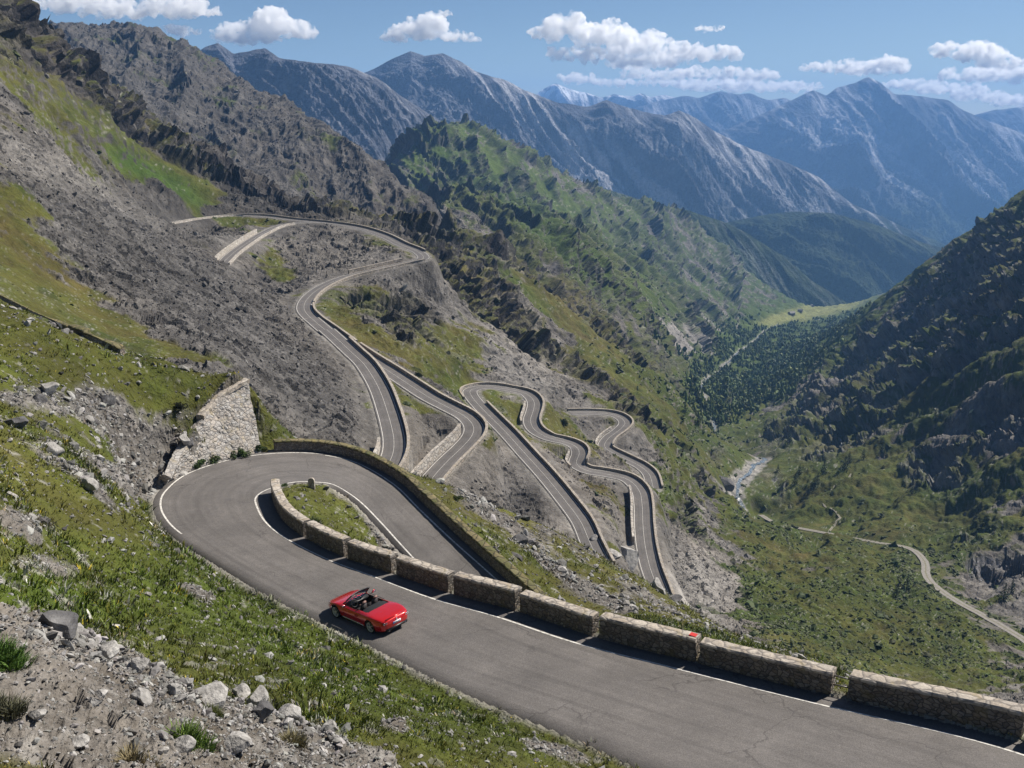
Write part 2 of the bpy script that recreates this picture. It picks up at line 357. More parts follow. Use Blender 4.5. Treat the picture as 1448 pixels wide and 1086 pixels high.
# ------------------------------------------------------------------ relief detail and ground cover of the mountainside
def facets(x, y, z, seed=0):
    """blocky rock: per cell a random level and a random tilt; returns level, tilt, edge closeness"""
    x = np.asarray(x, np.float32) + seed * 13.7; y = np.asarray(y, np.float32) - seed * 7.1; z = np.asarray(z, np.float32) + seed * 3.3
    xf = np.floor(x - 0.5).astype(np.int32); yf = np.floor(y - 0.5).astype(np.int32); zf = np.floor(z - 0.5).astype(np.int32)
    f1 = np.full(x.shape, 99.0, np.float32); f2 = f1.copy(); lev = np.zeros(x.shape, np.float32); tilt = lev.copy()
    for i in (0, 1):
        for j in (0, 1):
            for k in (0, 1):
                cx, cy, cz = xf + i, yf + j, zf + k
                h = _prm[_prm[_prm[cx & 255] + (cy & 255)] + (cz & 255)]
                o = _g[h] * 0.45; g = _g[_prm[h + 77]]
                dx = x - (cx + 0.5 + o[..., 0]); dy = y - (cy + 0.5 + o[..., 1]); dz = z - (cz + 0.5 + o[..., 2])
                d = dx * dx + dy * dy + dz * dz
                n = d < f1
                f2 = np.where(n, f1, np.minimum(f2, d)); f1 = np.where(n, d, f1)
                lev = np.where(n, (h & 255) / 255.0 - 0.5, lev)
                tilt = np.where(n, dx * g[..., 0] + dy * g[..., 1] + dz * g[..., 2], tilt)
    return lev, tilt, np.sqrt(f2) - np.sqrt(f1)
U, V_, DEP = project(np.stack([GX, GY, HB], -1))
U = U.astype(np.float32); V_ = V_.astype(np.float32)
x = GX.astype(np.float32); y = GY.astype(np.float32); z = HB.astype(np.float32)
RNG = np.sqrt(x * x + y * y)
sp = RNG * 0.0018                                     # spacing of the mesh
from concurrent.futures import ThreadPoolExecutor
def patches(lst):
    out = np.zeros(U.shape, np.float32)
    def rows(b):
        uu, vv, ly, o = U[b], V_[b], LAYER[b], out[b]
        for (u, v, ru, rv, ang, val, *lay) in lst:
            c, s = math.cos(R(ang)), math.sin(R(ang))
            ex = 2.1 * (abs(ru * c) + abs(rv * s)); ey = 2.1 * (abs(ru * s) + abs(rv * c))
            m = (np.abs(uu - u) < ex) & (np.abs(vv - v) < ey)
            if lay: m &= ly == lay[0]
            if not m.any(): continue
            du = uu[m] - u; dv = vv[m] - v
            p = ((du * c + dv * s) / ru) ** 2 + ((-du * s + dv * c) / rv) ** 2
            o[m] += np.exp(-p ** 1.5) * val
    with ThreadPoolExecutor(4) as ex_: list(ex_.map(rows, [slice(i, i + 100) for i in range(0, U.shape[0], 100)]))
    return out
L1m, L2m, L3m = (LAYER == 1), (LAYER == 2), (LAYER == 3)
s_ = x * 0.95 + y * 0.30; t_ = -0.30 * x + 0.95 * y       # down the slope, along the slope
far = sstep(500, 1500, RNG)
lam = 1.0 + 3.0 * sstep(150, 1400, RNG) + 2 * sstep(1200, 2600, RNG)
# broad noises
# farther out the flank turns and its fall line swings round towards the valley head
wfar = (sstep(480, 760, RNG) * (x / y < 0.26)).astype(np.float32)
s2_ = 0.32 * x - 0.95 * y; t2_ = 0.95 * x + 0.32 * y
def two(fn): a1 = fn(s_, t_); a2 = fn(s2_, t2_); return a1 + (a2 - a1) * wfar
n_a = two(lambda s, t: fbm(s / 90, t / 34, z / 60, 5))                   # streaks running down the slope
n_b = fbm(x / 46 + 9, y / 46, z / 46, 5)
n_c = fbm(x / 7.5, y / 7.5 + 3, z / 7.5, 4)
n_d = fbm(x / 1.7, y / 1.7, z / 1.7, 3)
n_s = two(lambda s, t: fbm(s / (60 * lam ** .5), t / (7 * lam ** .5), z / 40, 4))                    # narrow streaks
n_f = fbm(s_ / 420, t_ / 120, z / 300, 4)
wb_ = fbm(x / 160, y / 160, z / 160, 3)
rg = ridged(s_ / 190 + .3, t_ / 52, z / 120, 5)            # ribs and gullies
rg = rg + (ridged(s2_ / 420 + .7, (t2_ + 34 * wb_) / 92, z / 400, 5, gain=.55) - rg) * wfar
# ---- grass cover
grass = np.where(L1m, 0.80, np.where(L3m, 0.06, 0.34)).astype(np.float32)
grass += (0.06 * L2m * sstep(0.18, 0.34, x / y) * sstep(260, 420, RNG)).astype(np.float32)
grass += (0.24 * L2m * sstep(300, 480, RNG) * sstep(-0.14, -0.04, x / y)).astype(np.float32)
grass += patches([
  # near hill
  (120,1010,330,70,17,-1.5,1),(20,930,150,70,15,-0.9,1),(330,1050,160,50,20,-0.55,1),(200,930,60,25,17,-0.2,1),(60,800,70,20,15,-0.5,1),(30,740,60,22,20,-.5,1),(150,590,75,40,25,-0.5,1),(230,650,40,50,60,-1.0,1),(40,560,60,25,15,-0.35,1),(90,640,80,30,25,-.35,1),
  (280,840,40,12,25,-0.5,1),(180,680,50,18,30,-.5,1),(130,690,60,12,35,-.4,1),(560,1030,30,12,15,-.6,1),(780,1060,60,14,15,-.6,1),(480,1060,100,30,20,-.45,1),
  (700,730,75,8,35,-0.45,1),(800,815,90,9,33,-0.5,1),(660,690,30,8,30,-.2,1),(900,870,70,9,30,-0.35,1),(540,755,40,14,52,-0.8,1),(560,790,30,10,40,-.7,1),(470,700,25,8,20,-.3,1),
  # slope of the pass
  (225,245,100,20,27,1.0,2),(130,180,150,28,33,0.75,2),(60,120,120,14,35,0.35,2),(60,380,110,40,25,0.45,2),(20,300,60,30,20,0.4,2),(100,430,120,22,25,.5,2),(200,480,120,12,18,0.5,2),
  (390,380,40,18,30,0.65,2),(100,270,140,30,32,-0.5,2),(300,420,150,60,35,-0.9,2),(450,560,120,60,50,-0.9,2),(250,400,130,50,35,-0.6,2),(150,330,80,20,30,-.5,2),(450,350,90,20,8,-0.35,2),(620,640,60,30,50,-0.9,2),(730,690,50,55,50,-0.8,2),
  (630,470,130,50,40,0.30,2),(560,500,90,14,32,0.6,2),(640,545,60,14,33,0.8,2),(590,420,60,40,40,-.25,2),(490,460,40,16,40,.5,2),(560,430,50,14,50,.25,2),(690,460,60,25,40,.15,2),
  (480,260,130,18,38,-0.4,2),(350,250,180,22,35,-0.5,2),
  (640,215,80,40,35,0.45,2),(720,260,120,30,33,0.55,2),(800,330,110,30,38,0.6,2),(900,400,90,30,40,0.3,2),(860,470,160,16,37,0.55,2),(780,440,140,10,37,0.45,2),(690,258,100,10,34,.7,2),(770,335,110,10,37,.7,2),(640,205,60,12,33,.6,2),(860,415,120,9,36,.6,2),(720,395,90,9,38,.6,2),(930,420,70,9,34,.5,2),(620,262,60,9,36,.5,2),(700,340,90,30,40,-0.2,2),(850,300,80,16,25,.3,2),
  (740,530,60,30,50,-0.55,2),(700,510,50,25,50,-.3,2),(800,560,60,14,40,-0.6,2),(960,470,80,14,38,-0.55,2),(1000,450,60,8,35,-.5,2),(930,520,60,8,37,-.35,2),(900,440,60,8,37,-.35,2),
  (930,590,80,40,45,0.5,2),(960,680,40,60,30,0.5,2),(790,600,60,22,40,0.5,2),(730,590,30,20,40,.3,2),(840,690,40,16,35,.4,2),
  (1000,800,60,110,-30,-0.35,2),(985,840,50,50,40,-0.6,2),(955,820,18,60,-15,-.6,2),(1150,830,170,90,25,0.55,2),(1300,890,140,60,25,0.55,2),(1080,760,70,40,30,0.35,2),(1200,930,160,40,15,.3,2),
  (1250,740,140,60,15,0.45,2),(1150,680,90,50,-20,0.4,2),(1330,560,130,18,-20,0.5,2),(1200,610,120,14,-30,0.35,2),(1300,690,100,40,-10,.3,2),(1440,270,40,14,-30,.8,2),(1400,330,50,8,-30,.5,2),(1250,470,80,8,-35,.4,2),
  (1330,440,140,50,-35,-0.15,2),(1400,590,70,40,-10,-0.35,2),(1320,665,50,26,-20,-0.5,2),(1430,600,40,30,0,-.6,2),(1420,810,50,25,0,-.55,2),(1200,540,90,30,-40,-0.3,2),(1085,600,90,10,-25,-.3,2),
  (1100,480,120,50,-20,0.6,2),(1040,540,50,60,0,0.5,2),(1160,440,70,14,-12,0.9,2),(1010,620,60,20,0,.3,2)])
gfield = grass - 0.5 + n_a * 0.75 + n_s * 0.85 * L2m + n_b * 0.40 + n_c * 0.35 + n_d * 0.22 * (RNG < 260)
gfield += np.where(L3m, -0.1, 0)
GR = sstep(-0.09, 0.10, gfield).astype(np.float32)
# ---- crags
crag = np.where(L1m, -0.25, np.where(L3m, 0.62, 0.20)).astype(np.float32)
crag += (0.26 * wfar * L2m).astype(np.float32)
crag += patches([
  (60,60,110,26,38,0.7,2),(170,150,130,30,38,0.8,2),(330,240,140,24,28,0.85,2),(450,285,80,22,22,0.6,2),(20,100,60,16,38,.4,2),
  (620,310,100,30,40,0.55,2),(560,300,70,40,35,0.6,2),(680,400,120,26,38,0.7,2),(590,430,60,18,30,.4,2),(780,380,110,24,40,0.75,2),(830,370,40,40,50,.6,2),(640,245,60,16,35,.4,2),(720,270,70,14,33,.35,2),(900,330,80,14,25,.3,2),
  (880,480,90,14,40,0.6,2),(850,545,60,14,33,0.8,2),(900,590,40,10,30,.6,2),(960,520,50,10,38,.4,2),(700,450,80,12,38,.4,2),(700,305,110,11,37,.65,2),(790,372,120,11,38,.65,2),(880,372,80,9,34,.5,2),(640,235,60,8,34,.5,2),(850,450,90,8,37,.5,2),(560,470,40,14,40,.4,2),
  (1380,420,120,60,-35,0.8,2),(1300,450,110,40,-40,0.7,2),(1180,560,120,40,-38,0.7,2),(1420,350,50,50,-35,.6,2),(1330,500,120,22,-25,.6,2),(1320,665,45,26,-25,1.1,2),(1425,605,50,38,-10,1.1,2),(1090,690,40,30,40,0.8,2),(1250,580,90,20,-35,.5,2),
  (1420,810,60,26,0,1.0,2),(1180,630,60,14,-25,.5,2),(1140,720,40,10,10,.5,2),(1000,690,30,10,40,.5,2),(975,740,40,20,50,.6,2),(1010,650,20,20,0,.5,2),
  (300,470,160,50,38,-0.3,2),(100,270,160,40,30,-0.5,2),(450,340,120,40,10,-0.6,2),(1200,850,300,120,20,-0.5,2),(1090,490,150,50,-20,-0.8,2),(1150,440,100,16,-12,-1,2),(150,190,150,18,33,-.4,2),
  (880,795,40,14,20,1.2,1),(930,830,30,8,35,.9,1),(170,590,50,20,30,.4,1),(240,660,26,60,25,.9,1)])
roadclear = np.minimum(np.minimum(sstep(1.2, 9, dF), sstep(0.6, 2.2, dN)), sstep(0.5, 16, dT)).astype(np.float32)
cfield = crag - 0.42 + n_b * 0.50 + n_a * 0.45 + n_f * 0.5 * L2m + n_c * 0.2 + n_s * 0.25 * L2m + (rg - 0.42) * 1.5 * wfar * L2m
CR = (sstep(0.0, 0.30, cfield)).astype(np.float32)
GR = GR * (1 - 0.75 * CR)
def lod(wl): return sstep(1.2, 3.5, wl / sp).astype(np.float32)
# ---- displacement along the surface normal
def normals(H):
    P = np.stack([GX, GY, H], -1)
    du = np.gradient(P, axis=1); dl = np.gradient(P, axis=0)
    n = np.cross(du, dl); n /= np.linalg.norm(n, axis=-1, keepdims=True) + 1e-12
    return n.astype(np.float32)
NB = normals(HB)
disp = np.zeros(U.shape, np.float32)
amp = CR * roadclear
fsel = (wfar + 0.2 * n_b) > 0.5
rflank = (sstep(0.18, 0.34, x / y) * sstep(260, 420, RNG) * L2m).astype(np.float32)
wx = np.where(fsel, s2_, s_) + 7 * n_b * lam; wy = np.where(fsel, t2_, t_) + 5 * n_c; wz = z + 5 * n_a
_bn = np.array([-.5, .63, 1.0]); _bn /= np.linalg.norm(_bn); _ba = np.array([-.42, .66, -.62]); _ba /= np.linalg.norm(_ba); _bc = np.cross(_bn, _ba)
rs_ = rflank > 0.5
wx = np.where(rs_, x * _ba[0] + y * _ba[1] + z * _ba[2] + 6 * n_b, wx); wy = np.where(rs_, x * _bn[0] + y * _bn[1] + z * _bn[2] + 3 * n_c, wy); wz = np.where(rs_, x * _bc[0] + y * _bc[1] + z * _bc[2] + 4 * n_a, wz)
rg2 = two(lambda s, t: ridged(s / 52, t / 14, z / 34, 4))
bigamp = (0.40 + 0.60 * sstep(0.2, 0.7, CR)) * roadclear * sstep(120, 420, RNG) * L2m * (1 + 0.9 * wfar) + 0.65 * L3m
disp += (rg - 0.45) * bigamp * 14.0 * lam ** 0.6
disp += (rg2 - 0.45) * amp * 6.5 * np.where(L3m, .6, np.where(fsel, .6, 1)) * sstep(60, 300, RNG) * lam ** 0.4
for wl, ka_, kt_ in ((44.0, 8.0, 9.0), (16.0, 4.4, 5.0), (6.0, 2.0, 2.2), (2.2, 0.7, 0.9)):
    lv, tl, ed = facets(wx / (wl * np.where(fsel, 1.25, 1.9)), wy / (wl * 0.75), wz / (wl * 0.9), seed=int(wl))
    disp += (lv * ka_ + tl * kt_ - (1 - sstep(0, 0.2, ed)) * 0.3 * kt_) * amp * lod(wl) * (sstep(90, 500, RNG) if wl > 10 else 1.0) * np.where(L1m, 0.3, np.where(L3m, .45, np.where(fsel, .40, 1)))
# beds of rock crossing the shaded flank
ph = (x * _bn[0] + y * _bn[1] + z * _bn[2] + 9 * n_b + 3 * n_c) / 21.0; fr_ = ph - np.floor(ph)
bed = sstep(0.0, 0.7, fr_) - sstep(0.80, 1.0, fr_)
bedmask = rflank * sstep(0.0, 0.5, CR + 0.3)
disp += (bed - 0.5) * 7.0 * bedmask
ledge = sstep(0.72, 0.9, fr_) * bedmask
# rubble on the screes
rub = (1 - GR) * (1 - CR) * np.clip(roadclear * 1.5, 0, 1)
cell_tone = np.zeros(U.shape, np.float32)
for wl, a_ in ((7.5, 1.2), (3.4, 1.0), (1.5, 0.62), (0.62, 0.22), (0.26, 0.085), (0.11, 0.035)):
    lv, tl, ed = facets(x / wl, y / wl, z / wl, seed=int(wl * 100))
    w = lod(wl) * np.where(L1m, (wl < 0.7) * 0.8, 0.6 + 0.4 * sstep(300, 700, RNG))
    disp += ((lv * 0.7 + 0.2) * a_ + tl * a_ * 1.1) * rub * w
    cell_tone += lv * w * 0.55
hm = fbm(x / 4.3, y / 4.3 + 8, z / 4.3, 3)
disp += n_d * 0.22 * GR * roadclear * sstep(8, 30, RNG) + n_c * 0.6 * (0.4 + 0.6 * GR) * roadclear * np.where(L1m, 0.35, 1.4)
hm2 = fbm(x / 11, y / 11 + 3, z / 11, 3)
disp += (np.abs(hm) * 2.2 + np.abs(hm2) * 3.6 * sstep(.06, .16, x / y)) * GR * roadclear * L2m * sstep(150, 260, RNG)
hum = fbm(x / 19, y / 19, z / 19, 4)
disp += hum * 3.6 * roadclear * L2m * sstep(200, 420, RNG) + fbm(x / 0.55, y / 0.55, z / 0.55, 2) * 0.07 * L1m * roadclear
disp -= 2.5 * L3m * 1.0
disp = disp * (0.15 + 0.85 * np.clip(roadclear, 0, 1))
rvm = 1 - sstep(4, 34, dR)
disp *= 1 - 0.85 * rvm
PT = np.stack([GX, GY, HB], -1) + NB * disp[..., None]
# the river bed lies a little below its banks
PT[..., 2] -= (1 - sstep(-3, 10, dR)) * 4.0
# never over a road
near_keep = (dN < 0.15); PT[..., 2] = np.where(near_keep, np.minimum(PT[..., 2], zN - np.where(dN < -0.05, 0.2, 0.03)), PT[..., 2])
far_keep = (dF < 0.5); PT[..., 2] = np.where(far_keep, np.minimum(PT[..., 2], zF - 0.10), PT[..., 2])
trk = (dT < 0.3); PT[..., 2] = np.where(trk, np.minimum(PT[..., 2], zT - 0.08), PT[..., 2])
du_ = np.gradient(PT, axis=1); dl_ = np.gradient(PT, axis=0); NF = np.cross(du_, dl_); NF /= np.linalg.norm(NF, axis=-1, keepdims=True) + 1e-12
del du_, dl_
steep = 1 - NF[..., 2]                                # 0 flat .. 1 vertical
flatter = sstep(0.42, 0.22, steep)
# ---- colour of the ground itself
def mixc(a, b, w): return a + (b - a) * w[..., None]
def col(*c): return np.array(c, np.float32)
tone = np.clip(0.5 + 0.9 * n_b + 0.5 * n_c, 0, 1)
gt = np.clip(0.45 + 0.8 * n_a + 0.5 * n_c + 0.25 * n_d, 0, 1)
lush = 0.22 * L1m + patches([(690,258,100,12,34,.8,2),(770,335,110,12,37,.8,2),(640,205,60,14,33,.8,2),(860,415,120,11,36,.7,2),(720,395,90,11,38,.6,2),(230,255,100,20,27,1.0,2),(150,190,140,26,33,.4,2),(300,860,250,60,22,.35,1),(60,850,120,40,15,.4,1),(700,280,160,50,35,.4,2),(640,550,70,16,33,.5,2),(1100,490,140,60,-20,.4,2),(400,385,40,20,30,.3,2),(600,1010,200,40,18,.3,1)])
GC = mixc(col(0.132, 0.102, 0.036)[None, None], col(0.090, 0.112, 0.018), gt)
GC = mixc(GC, col(0.066, 0.112, 0.012), np.clip(lush + 0.25 * n_b, 0, 1))
GC = mixc(GC, col(0.044, 0.062, 0.014), np.clip(sstep(0.05, 0.45, n_c) * 0.55, 0, 1))
GC = mixc(GC, col(0.082, 0.132, 0.014), sstep(600, 1500, RNG) * 0.75)
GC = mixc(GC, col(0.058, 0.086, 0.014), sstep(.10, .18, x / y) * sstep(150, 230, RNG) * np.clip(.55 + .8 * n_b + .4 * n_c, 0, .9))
SCc = mixc(col(0.125, 0.117, 0.109)[None, None], col(0.270, 0.252, 0.232), np.clip(0.45 + 0.9 * n_s + cell_tone * 1.6, 0, 1))
SCc = mixc(SCc, col(0.235, 0.200, 0.160), np.clip(0.3 + n_b, 0, 1) * 0.6)
pale = patches([(100,260,150,30,32,.8,2),(560,640,120,60,45,.15,2),(985,840,60,60,40,.9,2),(960,470,90,16,38,.9,2),(740,530,70,40,50,.35,2),(450,345,110,30,10,.25,2),(1000,450,80,20,35,.6,2)]) + 0.10 * L1m
SCc = mixc(SCc, col(0.36, 0.338, 0.31), np.clip(pale, 0, 0.85))
dark_scree = patches([(300,450,220,75,38,.85,2),(150,330,150,40,28,.7,2),(470,590,90,60,45,.5,2),(640,640,60,30,45,.4,2),(740,700,40,50,50,.5,2)])
SCc = mixc(SCc, mixc(col(0.085, 0.081, 0.079)[None, None], col(0.185, 0.177, 0.17), np.clip(0.5 + cell_tone * 1.6, 0, 1)), np.clip(dark_scree, 0, 0.8))
SCc = mixc(SCc, col(0.098, 0.080, 0.060), L1m * sstep(-0.1, 0.3, n_c + 0.5 * n_d) * 0.75)
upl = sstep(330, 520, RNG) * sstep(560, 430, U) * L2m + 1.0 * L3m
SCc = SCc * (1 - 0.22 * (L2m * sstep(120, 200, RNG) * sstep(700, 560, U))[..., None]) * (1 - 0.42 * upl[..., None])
RC = mixc(col(0.050, 0.047, 0.047)[None, None], col(0.125, 0.115, 0.107), np.clip(0.4 + 0.8 * n_c + 0.5 * n_b + cell_tone, 0, 1))
RC = mixc(RC, col(0.110, 0.082, 0.062), np.clip(n_f * 1.2, 0, 1) * 0.5)
RC = mixc(RC, mixc(col(0.19, 0.19, 0.20)[None, None], col(0.42, 0.41, 0.42), np.clip(.4 + n_c + .6 * n_s, 0, 1)), (rflank * (1 - 0.5 * np.clip(n_f * 2, 0, 1))) * 0.75)  # paler, bluish rock puts fill light of the shaded flank into the colour
RC = mixc(RC, col(0.30, 0.28, 0.26), L1m * 0.8)
CRs = CR * sstep(0.20, 0.42, steep + 0.10 * n_c)                 # bare rock keeps to the steep faces, turf and debris lie on the ledges
GRs = np.clip(np.maximum(GR * sstep(0.80, 0.55, steep), CR * (1 - CRs) * sstep(-0.15, 0.15, gfield + 0.28) * 0.9) + ledge * 0.7 * sstep(-.1, .2, n_b + .1), 0, 1)
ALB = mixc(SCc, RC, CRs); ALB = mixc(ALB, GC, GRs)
# pale stones strewn through the turf
stn = sstep(0.22, 0.34, fbm(x / 0.9 + 5, y / 0.9, z / 0.9, 3) + 0.12 * n_c - 0.10 * (GR > 0.9)) * (L1m | (RNG < 420)) * (1 - CR)
lv, tl, ed = facets(x / (0.36 * lam), y / (0.36 * lam), z / (0.36 * lam), seed=3)
stn2 = (lv > 0.44) * sstep(-0.05, 0.25, n_c + n_b) * GRs * (L2m | L1m)
ALB = mixc(ALB, col(0.42, 0.40, 0.37), np.clip(stn * 0.55 * np.where(L1m, 1, .5) + stn2 * 0.55, 0, 1))
# gravel beds, verge of the roads, meadow at the valley end
rbed = (1 - sstep(-0.6, 2.2, dR + 3.5 * n_c + 5 * n_b))
ALB = mixc(ALB, mixc(col(0.16, 0.155, 0.15)[None, None], col(0.42, 0.40, 0.37), np.clip(0.6 + 1.5 * cell_tone + n_d, 0, 1)), rbed * 0.95)
ver = (1 - sstep(0.3, 1.6, np.minimum(dF, dN * 2.6 + .2) + 0.7 * n_d + 0.5 * n_c))
ALB = mixc(ALB, col(0.34, 0.32, 0.29), np.clip(ver, 0, 1) * 0.8)
mead = np.clip(patches([(1165,437,60,11,-13,1.6,2),(1100,452,30,6,-10,1.0,2)]), 0, 1)
ALB = mixc(ALB, col(0.24, 0.25, 0.08), mead)
ALB *= (1 + 0.22 * np.clip(n_d, -1, 1) * (RNG < 400) + 0.12 * n_c)[..., None]
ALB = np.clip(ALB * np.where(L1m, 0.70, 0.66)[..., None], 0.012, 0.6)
# ------------------------------------------------------------------ materials
class NT:
    def __init__(self, name):
        self.m = bpy.data.materials.new(name); self.m.use_nodes = True
        self.t = self.m.node_tree; self.b = self.t.nodes['Principled BSDF']; self.out = self.t.nodes['Material Output']
        self.tc = None
    def n(self, typ, **kw):
        nd = self.t.nodes.new(typ)
        for k, v in kw.items():
            if k.startswith('i_'):
                key = k[2:]; key = int(key) if key.isdigit() else key.replace('_', ' ')
                self.put(nd.inputs[key], v)
            else: setattr(nd, k, v)
        return nd
    def put(self, sock, v):
        if isinstance(v, bpy.types.NodeSocket): self.t.links.new(v, sock)
        elif isinstance(v, bpy.types.Node): self.t.links.new(v.outputs[0], sock)
        else: sock.default_value = v if not isinstance(v, tuple) or len(v) != 3 or sock.type != 'RGBA' else (*v, 1)
    def coord(self, which='Object'):
        if self.tc is None: self.tc = self.n('ShaderNodeTexCoord')
        return self.tc.outputs[which]
    def mapped(self, scale, vec=None):
        mp = self.n('ShaderNodeMapping'); self.put(mp.inputs['Vector'], vec or self.coord()); mp.inputs['Scale'].default_value = scale if isinstance(scale, tuple) else (scale,) * 3
        return mp.outputs[0]
    def noise(self, scale, detail=4, rough=0.55, vec=None, dist=0.0):
        nd = self.n('ShaderNodeTexNoise'); self.put(nd.inputs['Vector'], vec or self.coord())
        nd.inputs['Scale'].default_value = scale; nd.inputs['Detail'].default_value = detail; nd.inputs['Roughness'].default_value = rough; nd.inputs['Distortion'].default_value = dist
        return nd.outputs[0]
    def ramp(self, fac, stops):
        nd = self.n('ShaderNodeValToRGB'); self.put(nd.inputs[0], fac); cr = nd.color_ramp
        while len(cr.elements) < len(stops): cr.elements.new(0.5)
        for e, (p, c) in zip(cr.elements, stops):
            e.position = p; e.color = (*c, 1) if isinstance(c, tuple) else (c, c, c, 1)
        return nd.outputs[0]
    def mix(self, fac, a, b, mode='MIX'):
        nd = self.n('ShaderNodeMix', data_type='RGBA', blend_type=mode); self.put(nd.inputs[0], fac)
        self.put(nd.inputs[6], a); self.put(nd.inputs[7], b); return nd.outputs[2]
    def math(self, op, a, b=0.5):
        nd = self.n('ShaderNodeMath', operation=op); self.put(nd.inputs[0], a); self.put(nd.inputs[1], b); return nd.outputs[0]
    def bump(self, h, strength=0.5, dist=0.05, prev=None):
        nd = self.n('ShaderNodeBump'); self.put(nd.inputs['Height'], h); nd.inputs['Strength'].default_value = strength; nd.inputs['Distance'].default_value = dist
        if prev is not None: self.put(nd.inputs['Normal'], prev)
        return nd.outputs[0]
    def attr(self, name):
        return self.n('ShaderNodeAttribute', attribute_name=name)
    def base(self, c, rough=0.9, spec=None, metal=None, normal=None):
        self.put(self.b.inputs['Base Color'], c); self.put(self.b.inputs['Roughness'], rough)
        if spec is not None: self.b.inputs['Specular IOR Level'].default_value = spec
        if metal is not None: self.b.inputs['Metallic'].default_value = metal
        if normal is not None: self.put(self.b.inputs['Normal'], normal)
        return self.m
def plain(name, c, rough=0.6, spec=0.4, metal=0.0, coat=0.0):
    k = NT(name); nz = k.noise(40, 3)
    m = k.base(k.mix(0.12, c, k.ramp(nz, [(0.3, tuple(x * 0.6 for x in c)), (0.7, tuple(min(1, x * 1.25) for x in c))])), rough, spec, metal)
    if coat: k.b.inputs['Coat Weight'].default_value = coat; k.b.inputs['Coat Roughness'].default_value = 0.04
    return m
MAT = {}
k = NT('ground'); a = k.attr('albedo').outputs[0]
n1 = k.noise(2.3, 5, 0.62); n2 = k.noise(17, 4, 0.6); n3 = k.noise(0.35, 5, 0.6)
n0 = k.noise(0.11, 6, 0.68); n00 = k.noise(0.028, 4, 0.6)
a = k.mix(0.55, a, k.ramp(n0, [(0.33, 0.22), (0.5, 0.5), (0.67, 0.80)]), 'OVERLAY'); a = k.mix(0.3, a, k.ramp(n00, [(0.35, 0.3), (0.5, 0.5), (0.65, 0.7)]), 'OVERLAY')
c = k.mix(0.55, a, k.ramp(n1, [(0.28, 0.35), (0.5, 0.5), (0.74, 0.68)]), 'OVERLAY')
c = k.mix(0.45, c, k.ramp(n2, [(0.3, 0.3), (0.5, 0.5), (0.72, 0.72)]), 'OVERLAY')
MAT['ground'] = k.base(c, 0.95, 0.15, None, k.bump(n2, 0.45, 0.06, k.bump(n1, 0.55, 0.35, k.bump(n3, 0.40, 1.6, k.bump(n0, 0.5, 4.0)))))
k = NT('asphalt'); p = k.coord()
n1 = k.noise(0.35, 5, 0.6); n2 = k.noise(60, 3, 0.7); ac = k.attr('across').outputs['Fac']; al = k.attr('along').outputs['Fac']
cmb = k.n('ShaderNodeCombineXYZ', i_0=k.math('MULTIPLY', ac, 1.6), i_1=k.math('MULTIPLY', al, 0.05))
st = k.noise(2.2, 5, 0.6, cmb.outputs[0])
n4 = k.noise(3.0, 5, 0.65)
c = k.ramp(k.math('ADD', k.math('MULTIPLY', st, 0.30), k.math('ADD', k.math('MULTIPLY', n1, 0.5), k.math('MULTIPLY', n4, 0.25))), [(0.36, (0.084, 0.078, 0.074)), (0.55, (0.118, 0.109, 0.103)), (0.72, (0.160, 0.148, 0.139))])
n5 = k.noise(22, 4, 0.75)
c = k.mix(0.75, c, k.ramp(n5, [(0.30, 0.22), (0.5, 0.5), (0.70, 0.82)]), 'OVERLAY')
c = k.mix(0.6, c, k.ramp(n2, [(0.25, 0.2), (0.5, 0.5), (0.75, 0.85)]), 'OVERLAY')
wv = k.n('ShaderNodeVectorMath', operation='ADD', i_0=k.coord(), i_1=k.n('ShaderNodeVectorMath', operation='SCALE', i_0=k.n('ShaderNodeTexNoise', i_Scale=0.9, i_Detail=4.0, i_Vector=k.coord()).outputs[1], i_Scale=1.6).outputs[0]).outputs[0]
vc = k.n('ShaderNodeTexVoronoi', feature='DISTANCE_TO_EDGE', i_Vector=wv, i_Scale=0.23)
cr_ = k.math('MULTIPLY', k.ramp(vc.outputs['Distance'], [(0.0, 1.0), (0.010, 0.0)]), k.ramp(k.noise(0.16, 2), [(0.50, 0.0), (0.58, 1.0)]))
c = k.mix(k.math('MULTIPLY', cr_, 0.6), c, (0.028, 0.026, 0.025))
lane = k.math('ABSOLUTE', k.math('SUBTRACT', k.math('ABSOLUTE', k.attr('across').outputs['Fac']), 1.9))
trk_ = k.ramp(k.math('ADD', k.math('ABSOLUTE', k.math('SUBTRACT', lane, 0.75)), k.math('MULTIPLY', st, 0.35)), [(0.22, 1.0), (0.50, 0.0)])
c = k.mix(k.math('MULTIPLY', trk_, 0.30), c, k.mix(1.0, c, (0.62, 0.62, 0.62), 'MULTIPLY'))
MAT['asphalt'] = k.base(c, 0.82, 0.3, None, k.bump(n2, 0.35, 0.012))
k = NT('road_paint'); n1 = k.noise(5, 5, 0.7)
MAT['paint'] = k.base(k.ramp(n1, [(0.34, (0.22, 0.21, 0.20)), (0.50, (0.56, 0.54, 0.50)), (0.7, (0.70, 0.68, 0.63))]), 0.75, 0.3)
k = NT('track_gravel'); n1 = k.noise(1.1, 5, 0.7); ac = k.math('ABSOLUTE', k.attr('across').outputs['Fac'])
c = k.ramp(n1, [(0.3, (0.15, 0.138, 0.122)), (0.7, (0.28, 0.262, 0.238))])
MAT['track'] = k.base(k.mix(k.math('MULTIPLY', k.ramp(k.math('ADD', ac, k.math('MULTIPLY', n1, 0.5)), [(0.38, 1.0), (0.62, 0.0)]), 0.7), c, (0.13, 0.125, 0.06)), 0.95, 0.1)
k = NT('stream_water'); n1 = k.noise(0.9, 5, 0.7)
